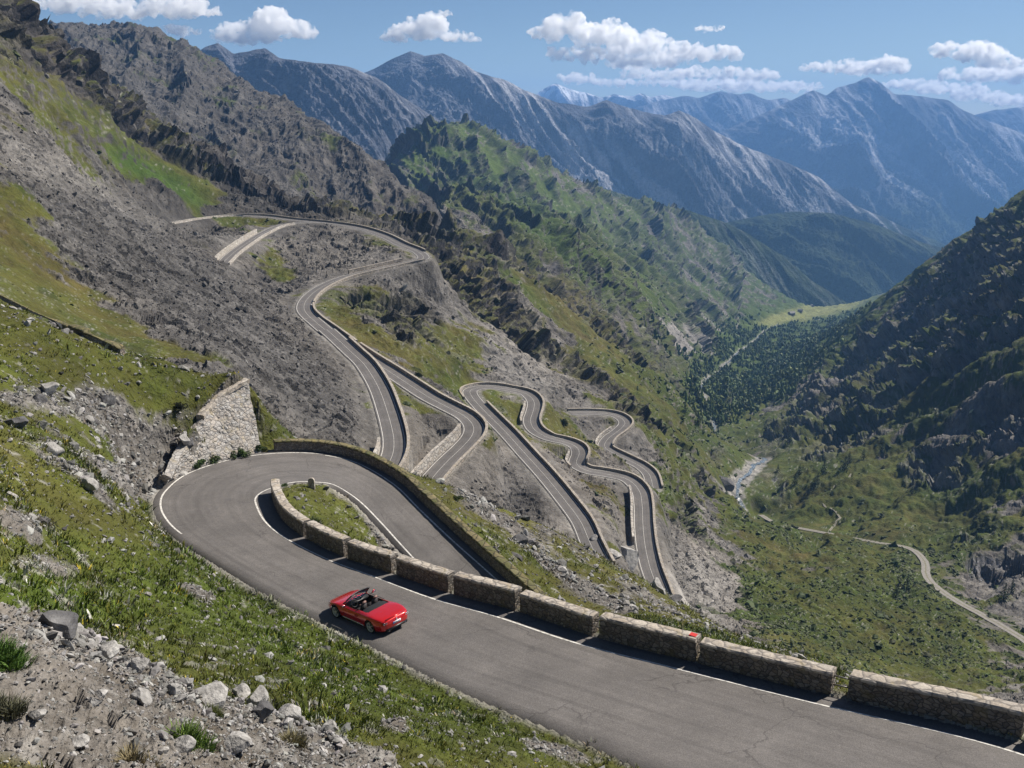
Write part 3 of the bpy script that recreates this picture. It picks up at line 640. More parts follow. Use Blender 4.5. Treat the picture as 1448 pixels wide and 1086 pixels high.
MAT['water'] = k.base(k.ramp(n1, [(0.40, (0.05, 0.065, 0.075)), (0.58, (0.20, 0.225, 0.24)), (0.68, (0.6, 0.62, 0.63))]), 0.18, 0.5, None, k.bump(n1, 0.6, 0.3))
def stone_mat(name, scale, light, darkc, mortar, lichen=0.25, squash=1.5, disp=0.05):
    k = NT(name)
    warp = k.n('ShaderNodeVectorMath', operation='ADD', i_0=k.mapped((scale, scale, scale * squash)), i_1=k.n('ShaderNodeVectorMath', operation='SCALE', i_0=k.n('ShaderNodeTexNoise', i_Scale=2.2, i_Detail=3.0, i_Vector=k.coord()).outputs[1], i_Scale=0.55).outputs[0]).outputs[0]
    v1 = k.n('ShaderNodeTexVoronoi', feature='DISTANCE_TO_EDGE', i_Vector=warp, i_Scale=1.0); v2 = k.n('ShaderNodeTexVoronoi', feature='F1', i_Vector=warp, i_Scale=1.0)
    sepc = k.n('ShaderNodeSeparateColor', i_0=v2.outputs['Color'])
    nz = k.noise(14, 5, 0.65); nl = k.noise(1.3, 5, 0.6)
    c = k.mix(sepc.outputs[0], darkc, light)
    c = k.mix(k.math('MULTIPLY', sepc.outputs[1], 0.4), c, (0.26, 0.19, 0.12))
    c = k.mix(0.6, c, k.ramp(nz, [(0.25, 0.25), (0.5, 0.5), (0.75, 0.75)]), 'OVERLAY')
    edge = k.ramp(v1.outputs['Distance'], [(0.02, 0.0), (0.09, 1.0)])
    c = k.mix(edge, mortar, c)
    c = k.mix(k.math('MULTIPLY', k.ramp(nl, [(0.56, 0.0), (0.68, 1.0)]), lichen), c, (0.30, 0.24, 0.10))
    h = k.math('ADD', k.math('MULTIPLY', k.ramp(v1.outputs['Distance'], [(0.0, 0.0), (0.16, 1.0)]), 1.0), k.math('MULTIPLY', nz, 0.5))
    return k.base(c, 0.92, 0.15, None, k.bump(h, 0.8, disp))
MAT['rubble_wall'] = stone_mat('rubble_masonry', 4.0, (0.30, 0.27, 0.235), (0.13, 0.118, 0.105), (0.085, 0.078, 0.07), 0.3)
MAT['coping'] = stone_mat('coping_stone', 1.8, (0.46, 0.42, 0.365), (0.33, 0.30, 0.265), (0.20, 0.18, 0.16), 0.45, 1.0, 0.02)
MAT['old_wall'] = stone_mat('old_retaining_masonry', 2.3, (0.40, 0.388, 0.37), (0.30, 0.29, 0.275), (0.21, 0.20, 0.19), 0.35, 1.9, 0.06)
MAT['far_wall'] = stone_mat('roadside_masonry', 0.9, (0.40, 0.365, 0.32), (0.26, 0.24, 0.21), (0.15, 0.14, 0.125), 0.2, 1.6, 0.1)
MAT['pale_wall'] = stone_mat('pale_retaining_masonry', 0.7, (0.55, 0.52, 0.47), (0.38, 0.355, 0.32), (0.24, 0.22, 0.2), 0.15, 1.6, 0.1)
k = NT('boulder_rock'); n1 = k.noise(1.6, 6, 0.65); n2 = k.noise(11, 5, 0.6)
c = k.ramp(n1, [(0.30, (0.16, 0.153, 0.145)), (0.5, (0.31, 0.298, 0.28)), (0.7, (0.44, 0.425, 0.40))])
c = k.mix(0.5, c, k.ramp(n2, [(0.25, 0.22), (0.5, 0.5), (0.75, 0.78)]), 'OVERLAY')
MAT['rock'] = k.base(c, 0.93, 0.15, None, k.bump(n2, 0.7, 0.05, k.bump(n1, 0.6, 0.2)))
k = NT('dark_boulder_rock'); n1 = k.noise(1.6, 6, 0.65); n2 = k.noise(9, 5, 0.6)
c = k.ramp(n1, [(0.32, (0.055, 0.054, 0.056)), (0.55, (0.115, 0.112, 0.112)), (0.72, (0.24, 0.235, 0.23))])
MAT['dark_rock'] = k.base(c, 0.9, 0.2, None, k.bump(n2, 0.7, 0.05, k.bump(n1, 0.6, 0.2)))
k = NT('strewn_stones'); a = k.attr('albedo').outputs[0]; n2 = k.noise(9, 4, 0.6)
MAT['stones'] = k.base(k.mix(0.5, a, k.ramp(n2, [(0.25, 0.25), (0.5, 0.5), (0.75, 0.75)]), 'OVERLAY'), 0.95, 0.12, None, k.bump(n2, 0.6, 0.05))
k = NT('blades'); a = k.attr('albedo').outputs[0]
MAT['blades'] = k.base(a, 0.75, 0.2)
k.b.inputs['Subsurface Weight'].default_value = 0.0
MAT['steel'] = plain('weathered_steel', (0.22, 0.21, 0.20), 0.5, 0.5, 0.7)
MAT['bark'] = plain('bark', (0.085, 0.06, 0.042), 0.9, 0.1)
# ------------------------------------------------------------------ the mountainside and the roads
F = grid_faces(*GX.shape)
ground = np_mesh('mountainside', PT.reshape(-1, 3), F, MAT['ground'], attrs={'albedo': (np.concatenate([ALB, np.ones_like(ALB[..., :1])], -1).reshape(-1, 4), 'FLOAT_COLOR')})
tag(ground, kind='structure')
_rough = ((CRs > 0.3) | (rub > 0.4)) & ~(L1m & (RNG < 30))
ground.data.polygons.foreach_set('use_smooth', ~_rough.ravel()[F[:, 0]]); ground.data.update()
def edges(S, o0, o1):
    """two lines at offsets o0 and o1 (right of travel positive) from a centreline"""
    t = np.gradient(S[:, :2], axis=0); t /= np.linalg.norm(t, axis=1, keepdims=True)
    n = np.stack([t[:, 1], -t[:, 0], np.zeros(len(t))], 1)
    return S[:, :3] + n * np.reshape(o0, (-1, 1)), S[:, :3] + n * np.reshape(o1, (-1, 1))
def sheet(name, A, B, m, n=2, lift=0.0, kind='structure'):
    f = np.linspace(0, 1, n)
    V = A[:, None] * (1 - f)[None, :, None] + B[:, None] * f[None, :, None]
    V[..., 2] += lift
    wid = np.linalg.norm(A - B, axis=1); s = np.concatenate([[0], np.cumsum(np.linalg.norm(np.diff((A + B) / 2, axis=0), axis=1))])
    ac = (f[None] - 0.5) * wid[:, None]; al = np.repeat(s[:, None], n, 1)
    o = np_mesh(name, V.reshape(-1, 3), grid_faces(len(A), n)[:, ::-1], m, attrs={'across': (ac, 'FLOAT'), 'along': (al, 'FLOAT')})
    return tag(o, kind=kind)
def ground_hit(u, v):
    r = ray(u, v); a = r[0] / r[1]; q = r[2] / r[1]; j = int(round(np.interp(a, ga, np.arange(NA))))
    hit = np.nonzero((PT[20:, j, 2] / PT[20:, j, 1]) >= q)[0]
    return PT[20 + hit[0], j].copy() if len(hit) else None
def unit2(v): return v / (np.linalg.norm(v, axis=1, keepdims=True) + 1e-9)
_uo = unit2((HO - HI)[:, :2]); _uo = np.concatenate([_uo, np.zeros((len(_uo), 1))], 1)
def road_sheet(A, B, n, skirt):
    f = np.linspace(0, 1, n); V = A[:, None] * (1 - f)[None, :, None] + B[:, None] * f[None, :, None]
    V = np.concatenate([(A + _uo * skirt - (0, 0, .30))[:, None], V, (B - _uo * skirt - (0, 0, .30))[:, None]], 1)
    wid = np.linalg.norm(A - B, axis=1); s = np.concatenate([[0], np.cumsum(np.linalg.norm(np.diff((A + B) / 2, axis=0), axis=1))]); f = np.concatenate([[-.03], f, [1.03]])
    return tag(np_mesh('road', V.reshape(-1, 3), grid_faces(len(A), n + 2)[:, ::-1], MAT['asphalt'], attrs={'across': ((f[None] - .5) * wid[:, None], 'FLOAT'), 'along': (np.repeat(s[:, None], n + 2, 1), 'FLOAT')}), kind='structure')
road_sheet(HO, HI, 12, 0.30)
def marking(name, P, sidev, off, wdt, k0, k1, lift=0.008):
    A = P + sidev * off; B = P + sidev * (off + wdt)
    return sheet(name, A[k0:k1], B[k0:k1], MAT['paint'], 2, lift)
acr = HI - HO; acr = acr / np.linalg.norm(acr, axis=1, keepdims=True)
st = lambda k: int(k / (len(HAIRPIN) - 1) * 419)
_k = np.arange(420) / 419 * (len(HAIRPIN) - 1); _off = (1.15 + (0.12 - 1.15) * sstep(11.0, 12.8, _k))[:, None]
marking('road_marking', HI, -acr, _off, 0.12, 0, 419)
marking('road_marking', HO, acr, 0.42, 0.13, st(9.4), st(16))
marking('road_marking', HO, acr, 0.62, 0.13, st(16), 419)
for k in ('up', 'left', 'right', 'branch', 'serp', 'low'):
    S = ROADS[k]; hw = S[0, 3]; lift = {'up': 0.0, 'left': 0.012, 'right': 0.024, 'branch': -0.012}.get(k, 0.0)
    A, B = edges(S, -hw, hw); sheet('road', A, B, MAT['asphalt'], 6, lift)
    for sg in (-1, 1):
        A, B = edges(S, sg * (hw - 0.50), sg * (hw - 0.34)); sheet('road_marking', A, B, MAT['paint'], 2, lift + 0.03)
    A, B = edges(S, -0.04, 0.04); sheet('road_marking', A, B, MAT['paint'], 2, lift + 0.03)
S = ROADS['track']; wv = fbm(np.arange(len(S)) / 9.0, 3.3, 0.2, 3) * .5; A, B = edges(S, -1.7 + wv, 1.7 + wv * .4 + .2 * fbm(np.arange(len(S)) / 4.0, 8.3, 0.2, 3)); sheet('gravel_track', A, B, MAT['track'], 7, 0.05)
def on_ground(P, lift):
    i = np.clip(np.round(np.interp(np.log(P[:, 1]), gl, np.arange(NL))).astype(int), 0, NL - 1); j = np.clip(np.round(np.interp(P[:, 0] / P[:, 1], ga, np.arange(NA))).astype(int), 0, NA - 1)
    z_ = PT[..., 2][i, j]; k_ = np.ones(5) / 5; z_ = np.convolve(np.pad(z_, 2, mode='edge'), k_, 'valid'); P = P.copy(); P[:, 2] = z_ + lift; return P
for R_, w_ in zip(R_RIVER, (1.7, 1.0, 1.3)):
    S = spline(np.concatenate([R_, np.full((len(R_), 1), w_)], 1), 1.2); q = np.arange(len(S)); S[:, 0] += 2.2 * fbm(q / 14.0, 2.2, 4.4, 3); S[:, 1] += 2.2 * fbm(q / 14.0, 7.2, 1.4, 3)
    ww = w_ * (1 + .6 * fbm(q / 6.0, 1.1, 9.9, 3)); A, B = edges(S, -ww, ww); S = on_ground(S, .35); A[:, 2] = S[:, 2]; B[:, 2] = S[:, 2]; sheet('stream', A, B, MAT['water'], 3)
_fp = [ground_hit(u, v) for u, v in ((1172,752),(1180,742),(1186,733),(1176,722),(1167,715),(1167,706),(1174,696),(1183,687),(1194,679),(1203,671))]
S = spline(np.array([p for p in _fp if p is not None]), 1.0); S = np.concatenate([on_ground(S, .12), np.full((len(S), 1), .45)], 1); A, B = edges(S, -.6, .6); sheet('footpath', A, B, MAT['track'], 2)
# ------------------------------------------------------------------ finding the ground
_PZ = PT[..., 2]; _QG = PT[..., 2] / PT[..., 1]
def ground_at(u, v):
    """first point of the mountainside met by the sight line through a surveyed direction"""
    r = ray(u, v); a = r[0] / r[1]; q = r[2] / r[1]
    j = int(round(np.interp(a, ga, np.arange(NA))))
    hit = np.nonzero(_QG[20:, j] >= q)[0]
    return PT[20 + hit[0], j].copy() if len(hit) else None
def ground_z(x, y):
    i = np.clip(np.round(np.interp(np.log(np.maximum(y, 7.1)), gl, np.arange(NL))).astype(int), 0, NL - 1)
    j = np.clip(np.round(np.interp(np.asarray(x) / y, ga, np.arange(NA))).astype(int), 0, NA - 1)
    return _PZ[i, j]
# ------------------------------------------------------------------ masonry
def prism(P, N, prof, rough=0.02, seed=0.0, close=True):
    """sweep a closed profile (offset, height pairs) along P; N is the unit offset direction in plan"""
    prof = np.asarray(prof, float); m = len(prof)
    V = P[:, None, :] + N[:, None, :] * prof[None, :, 0:1]
    V = V + np.array([0, 0, 1.0]) * prof[None, :, 1:2]
    if rough:
        q = V * 1.0
        V = V + rough * np.stack([fbm(q[..., 0] * 3.1 + seed, q[..., 1] * 3.1, q[..., 2] * 3.1, 3), fbm(q[..., 0] * 3.1, q[..., 1] * 3.1 + 7 + seed, q[..., 2] * 3.1, 3), 0.8 * fbm(q[..., 0] * 2.3, q[..., 1] * 2.3, q[..., 2] * 2.3 + 3 + seed, 3)], -1) * 2.2
    n = len(P); i = np.arange(n - 1)[:, None] * m; j = np.arange(m)[None]; j2 = (j + 1) % m
    f = np.stack([i + j, i + j2, i + m + j2, i + m + j], -1).reshape(-1, 4).tolist()
    f.append(list(range(m))[::-1]); f.append([(n - 1) * m + k for k in range(m)])
    return V.reshape(-1, 3), f
def resample(P, step):
    s = np.concatenate([[0], np.cumsum(np.linalg.norm(np.diff(P, axis=0), axis=1))])
    t = np.linspace(0, s[-1], max(2, int(s[-1] / step) + 1))
    return np.stack([np.interp(t, s, P[:, k]) for k in range(P.shape[1])], 1)
def plan_normals(P, sgn):
    t = np.gradient(P[:, :2], axis=0); t /= np.linalg.norm(t, axis=1, keepdims=True) + 1e-9
    return np.stack([t[:, 1], -t[:, 0], np.zeros(len(t))], 1) * sgn
def dense(lo, hi, k): return np.linspace(lo, hi, k)
def wall(name, P, N, h, th, depth, label, cat, group, m_body, m_cap, cap=0.14, over=0.04, step=0.3, rough=0.02, seed=0.0, round_top=True):
    mid = P[len(P) // 2]
    root = empty(name, tuple(mid - np.array([0, 0, 0]))); tag(root, label, cat, group)
    off = -np.array(root.location)
    k = max(2, int((h - cap + depth) / max(step, 0.18)))
    zs = dense(-depth, h - cap, k + 1)
    prof = [(0, z) for z in zs] + [(th, z) for z in zs[::-1]]
    V, f = prism(P, N, prof, rough, seed)
    np_mesh('masonry', V + off, f, m_body, root, smooth=False)
    r = 0.05 if round_top else 0.0
    prof = [(-over, h - cap + 0.003), (-over, h - r), (-over + r * 1.2, h), (th * 0.5, h + r * 0.4), (th + over - r * 1.2, h), (th + over, h - r), (th + over, h - cap + 0.003)]
    V, f = prism(P, N, prof, rough * 0.8, seed + 5)
    np_mesh('coping', V + off, f, m_cap, root, smooth=False)
    return root
HID = resample(HI[:int(12.3 / (len(HAIRPIN) - 1) * 419)], 0.05)
_hu, _hv, _ = project(HID)
def inner_index(u, v): return int(np.argmin((_hu - u) ** 2 + (_hv - v) ** 2))
SEGS = [((1560,1085),(1452,1049),'rough stone parapet block leaving the picture at the lower right corner'),
 ((1441,1046),(1197,988),'largest stone parapet block, right of the two bar railing at the lower right'),
 ((1174,980),(988,937),'stone parapet block with orange stained coping, left of the two bar railing'),
 ((982,935),(848,901),'stone parapet block whose right end carries a red paint mark'),
 ((838,896),(735,866),'stone parapet block in front of the place where the outer wall meets the lower road'),
 ((728,863),(642,840),'stone parapet block right of the rear of the red car, above a pale patch of road'),
 ((634,837),(561,813),'stone parapet block directly behind the red convertible windscreen'),
 ((554,810),(492,790),'stone parapet block at the gravelly narrow tip of the grass island'),
 ((486,787),(434,761),'short slightly curved parapet block on the middle of the grass island edge'),
 ((431,757),(386,697),'strongly curved parapet block at the inside of the hairpin')]
WALL_ENDS = []
for n_, (p, q, lab) in enumerate(SEGS):
    i0, i1 = inner_index(*p), inner_index(*q)
    P = resample(HID[i0:i1 + 1], 0.16); N = plan_normals(P, 1.0)
    pm = P[len(P) // 2]; out = (pm - HC[np.argmin(np.linalg.norm(HC[:230] - pm, axis=1))])[:2]
    if np.dot(N[len(N) // 2, :2], out) < 0: N = -N
    P = P - np.array([0, 0, 0.0])
    wl = wall('parapet_wall', P, N, 1.10 + .06 * math.sin(n_ * 2.7), 0.58, 0.9, lab, 'stone wall', 'stone parapet blocks along the road edge', MAT['rubble_wall'], MAT['coping'], 0.15, 0.03, 0.16, 0.028, n_ * 3.3)
    WALL_ENDS.append((P[0] + N[0] * 0.29, P[-1] + N[-1] * 0.29))
# red way mark on the end of one block
P0 = WALL_ENDS[3][0]
bm = bmesh.new(); bmesh.ops.create_cube(bm, size=1.0)
for v in bm.verts: v.co = Vector((v.co.x * 0.34, v.co.y * 0.30, v.co.z * 0.05))
bmesh.ops.bevel(bm, geom=bm.edges[:], offset=0.02, segments=2, affect='EDGES')
_root = [o for o in SC.objects if o.get('label') == SEGS[3][2]][0]
MAT['red_mark'] = plain('red_paint', (0.50, 0.03, 0.025), 0.7, 0.3)
_d = np.array(WALL_ENDS[3][1]) - P0; _d /= np.linalg.norm(_d)
o = bm_obj('red_mark', bm, MAT['red_mark'], _root); o.location = Vector(P0 + _d * 0.24 + np.array([0, 0, 1.10 + .06 * math.sin(8.1) + .02])) - _root.location; o.rotation_euler = (0, 0, math.atan2(_d[1], _d[0]))
# bar railings closing the gaps
def bar(name, A, B, r, m, parent, off):
    A = Vector(A); B = Vector(B); d = B - A; bm = bmesh.new()
    bmesh.ops.create_cone(bm, cap_ends=True, segments=10, radius1=r, radius2=r, depth=d.length)
    bmesh.ops.transform(bm, verts=bm.verts[:], matrix=Matrix.Translation((A + B) / 2 - Vector(off)) @ d.to_track_quat('Z', 'Y').to_matrix().to_4x4())
    return bm_obj(name, bm, m, parent, True)
for (i, j, lab) in ((1, 2, 'two bar steel railing in the gap beside the largest parapet block'), (2, 3, 'two bar steel railing in the narrow gap beside the red paint mark'),
                    (3, 4, 'two bar steel railing in the third gap from the lower right'), (4, 5, 'two bar steel railing in the gap above the outer wall junction'), (0, 1, 'two bar steel railing at the right edge of the picture')):
    A = np.array(WALL_ENDS[i][1]) if True else 0; B = np.array(WALL_ENDS[j][0])
    e = (A - B) / np.linalg.norm(A - B) * 0.08; A2, B2 = A + e, B - e
    rt = empty('guard_rail', tuple((A + B) / 2)); tag(rt, lab, 'railing', 'bar railings between the parapet blocks')
    for hh in (0.38, 0.78): bar('rail', A2 + (0, 0, hh), B2 + (0, 0, hh), 0.032, MAT['steel'], rt, (A + B) / 2)
# outer wall of the hairpin
i0 = st(14.85)
P = resample(HO[i0:], 0.25); N = plan_normals(P, 1.0)
if np.dot(N[len(N) // 2, :2], (HO - HI)[(i0 + 419) // 2, :2]) < 0: N = -N
MAT['mossy'] = stone_mat('mossy_coping', 1.6, (0.15, 0.14, 0.075), (0.085, 0.09, 0.035), (0.06, 0.055, 0.035), 0.5, 1.0, 0.04)
wall('outer_wall', P, N, 0.95, 0.55, 1.6, 'long continuous mossy stone wall round the outside of the hairpin and down the lower leg', 'stone wall', None, MAT['rubble_wall'], MAT['mossy'], 0.16, 0.04, 0.25, 0.035, 40.0)

# tall retaining wall at the back of the bend
nf = 26; f = np.linspace(-0.12, 1, nf)
V = Bs[:, None] * (1 - f)[None, :, None] + Ts[:, None] * f[None, :, None]
n_ = np.cross(np.gradient(V, axis=0), np.gradient(V, axis=1)); n_ /= np.linalg.norm(n_, axis=-1, keepdims=True)
if n_[len(n_) // 2, nf // 2, 1] > 0: n_ = -n_
lv, tl, ed = facets(V[..., 0] / 0.8, V[..., 1] / 0.8, V[..., 2] / 0.42, 5)
V = V + n_ * (0.07 * lv + 0.06 * tl + 0.22 * fbm(V[..., 0] / 2, V[..., 1] / 2, V[..., 2] / 2, 3) - 0.05 * (1 - sstep(0, 0.15, ed)))[..., None]
back = V - n_ * 0.6
na, nb_ = V.shape[0], nf
Vt = np.concatenate([V.reshape(-1, 3), back.reshape(-1, 3)]); g1 = grid_faces(na, nb_); tot = na * nb_
fs = g1.tolist() + (g1[:, ::-1] + tot).tolist()
rim = [(i, 0) for i in range(na)] + [(na - 1, j) for j in range(1, nb_)] + [(i, nb_ - 1) for i in range(na - 2, -1, -1)] + [(0, j) for j in range(nb_ - 2, 0, -1)]
rim = [a * nb_ + b for a, b in rim]
for k_ in range(len(rim)): a, b = rim[k_], rim[(k_ + 1) % len(rim)]; fs.append([a, a + tot, b + tot, b])
rw = empty('retaining_wall', tuple(Bs[len(Bs) // 2])); tag(rw, 'tall weathered pale stone retaining wall behind the outside of the hairpin bend', 'retaining wall')
_o = np.array(rw.location); np_mesh('masonry', Vt - _o, fs, MAT['old_wall'], rw, smooth=False)
k_ = int(len(Ts) * 0.46); Pc = resample(Ts[:k_] + np.array([0, 0, 0.0]), 0.25); Nc = plan_normals(Pc, 1.0)
if Nc[len(Nc) // 2, 1] < 0: Nc = -Nc
V, f_ = prism(Pc, Nc, [(-0.16, -0.12), (-0.16, 0.22), (-0.08, 0.28), (0.40, 0.30), (0.52, 0.24), (0.52, -0.12)], 0.05, 2.0)
np_mesh('coping', V - _o, f_, MAT['coping'], rw, smooth=False)
# walls of the roads on the slope
def road_wall(road, p, q, sgn, h, depth, label, m='far_wall', th=0.55, gap=0.12):
    S = ROADS[road]; u_, v_, _ = project(S[:, :3])
    i0 = 0 if p is None else int(np.argmin((u_ - p[0]) ** 2 + (v_ - p[1]) ** 2)); i1 = len(S) - 1 if q is None else int(np.argmin((u_ - q[0]) ** 2 + (v_ - q[1]) ** 2))
    A, B = edges(S, sgn * (S[:, 3] + gap), sgn * (S[:, 3] + gap + 1))
    P = A[i0:i1 + 1]; N = (B - A)[i0:i1 + 1]
    cap = MAT['coping'] if m != 'pale_wall' else MAT['pale_wall']
    return wall('roadside_wall', P, N, h, th, depth, label, 'stone wall', 'stone walls along the roads on the slope', MAT[m], cap, 0.16, 0.05, 0.6, 0.04, len(label) * 1.0, False)
road_wall('up', (326,305), (590,359), -1, 0.95, 2.0, 'dark stone parapet along the far side of the topmost road')
road_wall('up', (592,366), (432,430), -1, 0.85, 3.4, 'tall curved wall carrying the upper hairpin, seen from the front')
road_wall('up', (432,432), None, -1, 0.95, 2.6, 'stone parapet on the right of the road as it swings below the upper hairpin')
road_wall('up', None, (340,306), 1, 0.8, 2.8, 'pale low wall on the near side of the topmost road at its left end', 'pale_wall')
road_wall('up', (575,372), (500,389), 1, 1.5, 1.0, 'dark wall holding the slope inside the upper hairpin')
road_wall('branch', (410,315), None, -1, 0.85, 2.4, 'pale parapet on the right of the side road dropping behind the scree', 'pale_wall')
road_wall('branch', (372,330), None, 1, 1.9, 1.0, 'pale broken wall above the left edge of the side road', 'pale_wall')
road_wall('left', (480,482), None, -1, 0.95, 2.8, 'parapet on the right of the left fork, running down to the mossy outer wall')
road_wall('left', (557,630), None, 1, 2.0, 1.0, 'small pale wall left of the left fork where it meets the mossy outer wall', 'pale_wall')
road_wall('right', (496,490), None, -1, 0.95, 2.8, 'parapet on the outer side of the right fork round its pointed bend')
road_wall('right', (665,612), (592,697), 1, 2.6, 1.0, 'tall pale wall between the two forks of the road', 'pale_wall')
road_wall('serp', None, (676,572), 1, 0.95, 1.6, 'dark parapet along the right of the long straight road')
road_wall('serp', (668,564), None, -1, 0.95, 2.4, 'parapet on the outside of the wriggling road down to its lower straight')
road_wall('serp', (905,694), (911,770), 1, 2.2, 1.0, 'tall pale wall on the left of the lower straight road', 'pale_wall')
road_wall('serp', (757,572), (750,600), 1, 1.2, 1.0, 'small pale wall inside the first wriggle of the road', 'pale_wall')
road_wall('serp', (819,642), (818,660), 1, 1.2, 1.0, 'small pale wall inside the second wriggle of the road', 'pale_wall')
road_wall('low', None, None, -1, 0.95, 2.2, 'parapet round the outside of the lowest bend')
road_wall('low', (874,610), (857,640), 1, 1.3, 1.0, 'small pale wall inside the lowest bend', 'pale_wall')
# low wall along the turf crest at the left edge
Pl = []
for (u, v) in ((-30,409),(0,421),(40,439),(80,457),(120,475),(150,489),(170,499)):
    g = ground_at(u, v + 3)
    if g is not None: Pl.append(g)
Pl = resample(spline(np.array(Pl), 0.5), 0.5); Nl = plan_normals(Pl, 1.0)
if Nl[0, 1] < 0: Nl = -Nl
wall('low_wall', Pl, Nl, 0.55, 0.6, 0.8, 'low grassy stone wall running along the turf crest at the left edge', 'stone wall', None, MAT['rubble_wall'], MAT['mossy'], 0.16, 0.06, 0.3, 0.06, 9.0)
# milestone on the grass island
g = ground_at(441, 691)
if g is not None:
    ms = empty('milestone', tuple(g)); tag(ms, 'small round topped grey milestone on the far rim of the grass island', 'milestone')
    bm = bmesh.new(); prof = [(-0.24, -0.3), (-0.24, 0.62)] + [(-0.24 * math.cos(t_), 0.62 + 0.24 * math.sin(t_)) for t_ in np.linspace(0.2, math.pi - 0.2, 9)] + [(0.24, 0.62), (0.24, -0.3)]
    a_ = [bm.verts.new((x_, -0.11, z_)) for x_, z_ in prof]; b_ = [bm.verts.new((x_, 0.11, z_)) for x_, z_ in prof]
    bm.faces.new(a_); bm.faces.new(b_[::-1])
    for i in range(len(prof)): j = (i + 1) % len(prof); bm.faces.new([a_[i], b_[i], b_[j], a_[j]])
    bmesh.ops.bevel(bm, geom=[e_ for e_ in bm.edges], offset=0.015, segments=1, affect='EDGES')
    bm_obj('stone_slab', bm, MAT['coping'], ms)
# ------------------------------------------------------------------ the red convertible
MAT['car_red'] = plain('red_car_paint', (0.55, 0.011, 0.008), 0.22, 0.5, 0.3, 1.0)
MAT['car_black'] = plain('black_trim', (0.012, 0.012, 0.013), 0.45, 0.4)
MAT['car_cloth'] = plain('soft_top_cover', (0.022, 0.023, 0.025), 0.8, 0.2)
MAT['leather'] = plain('dark_leather', (0.030, 0.025, 0.025), 0.55, 0.4)
MAT['leather_trim'] = plain('pinkish_leather_trim', (0.22, 0.13, 0.11), 0.55, 0.4)
MAT['rubber'] = plain('tyre_rubber', (0.014, 0.014, 0.014), 0.85, 0.2)
MAT['alloy'] = plain('wheel_alloy', (0.72, 0.72, 0.72), 0.4, 0.6, 0.25)
MAT['chrome'] = plain('chrome', (0.75, 0.75, 0.75), 0.12, 0.5, 1.0)
MAT['lamp_red'] = plain('tail_lamp_red', (0.13, 0.010, 0.012), 0.15, 0.6, 0.0, 1.0)
MAT['lamp_clear_and_glint'] = plain('clear_lamp_and_glint', (0.75, 0.77, 0.80), 0.1, 0.6, 0.2, 1.0)
MAT['plate_white'] = plain('plate_white', (0.72, 0.74, 0.78), 0.4, 0.4)
MAT['plate_blue'] = plain('plate_blue', (0.03, 0.08, 0.40), 0.4, 0.4)
wg_ = NT('windscreen_glass'); wg_.base((0.80, 0.88, 0.86), 0.02, 0.5); wg_.b.inputs['Transmission Weight'].default_value = 1.0; wg_.b.inputs['IOR'].default_value = 1.1
MAT['glass'] = wg_.m
def smooth_interp(x, keys):
    k = np.array(sorted(keys)); X, Yk = k[:, 0], k[:, 1]
    m = np.gradient(Yk, X); i = np.clip(np.searchsorted(X, x) - 1, 0, len(X) - 2)
    h = X[i + 1] - X[i]; t = np.clip((x - X[i]) / h, 0, 1)
    return (2*t**3-3*t**2+1)*Yk[i] + (t**3-2*t**2+t)*h*m[i] + (-2*t**3+3*t**2)*Yk[i+1] + (t**3-t**2)*h*m[i+1]
def car_section(y):
    w = smooth_interp(y, [(-2.34, .64), (-2.25, .79), (-2.0, .91), (-1.4, .985), (-.75, .935), (0, .905), (.7, .905), (1.4, .945), (1.85, .90), (2.15, .75), (2.32, .50)])
    z0 = smooth_interp(y, [(-2.34, .36), (-2.2, .27), (-1.9, .20), (-1, .17), (0, .165), (1.5, .17), (2.0, .20), (2.32, .30)])
    zs = smooth_interp(y, [(-2.34, .72), (-2.15, .79), (-1.5, .865), (-.8, .815), (0, .775), (.8, .775), (1.4, .785), (1.9, .665), (2.2, .55), (2.32, .47)])
    zc = smooth_interp(y, [(-2.34, .78), (-2.2, .84), (-1.7, .905), (-.9, .925), (0, .89), (.75, .885), (1.2, .84), (1.8, .72), (2.15, .60), (2.32, .50)])
    pts = [(w * .88, z0), (w * .965, z0 + .10), (w * .985, z0 + .22), (w * 1.0, (z0 + zs) * .5 + .05), (w * .985, zs - .12), (w * .955, zs - .03), (w * .90, zs + .015), (w * .80, zs * .55 + zc * .45 + .012), (w * .60, zs * .2 + zc * .8 + .005), (w * .30, zc), (0, zc + .004)]
    return np.array(pts)
ycar = np.unique(np.concatenate([np.linspace(-2.34, 2.32, 94)]))
half = []
for y_ in ycar:
    p = car_section(y_); t = np.linspace(0, len(p) - 1, 41); i = np.clip(t.astype(int), 0, len(p) - 2); f = (t - i)[:, None]
    E = np.concatenate([[2 * p[0] - p[1]], p, [2 * p[-1] - p[-2]]])
    p0, p1, p2, p3 = E[i], E[i + 1], E[i + 2], E[i + 3]
    half.append(0.5 * ((2*p1) + (-p0+p2)*f + (2*p0-5*p1+4*p2-p3)*f*f + (-p0+3*p1-3*p2+p3)*f**3))
half = np.array(half)                                     # stations x 41 x (x, z)
full = np.concatenate([half, half[:, -2::-1] * np.array([-1, 1])], 1); nst, npr = full.shape[:2]
CV3 = np.stack([full[..., 0], np.broadcast_to(ycar[:, None], full.shape[:2]), full[..., 1]], -1)
WY, WZ, WR = (1.36, -1.38), 0.335, 0.40
# the skin follows the wheel arches
for wy_ in WY:
    dy = CV3[..., 1] - wy_; dz = CV3[..., 2] - WZ; d = np.sqrt(dy * dy + dz * dz)
    sel = (np.abs(d - WR) < 0.028) & (np.abs(CV3[..., 0]) > .6) & (CV3[..., 2] < .80)
    CV3[..., 1] = np.where(sel, wy_ + dy / np.maximum(d, 1e-6) * WR, CV3[..., 1]); CV3[..., 2] = np.where(sel, WZ + dz / np.maximum(d, 1e-6) * WR, CV3[..., 2])
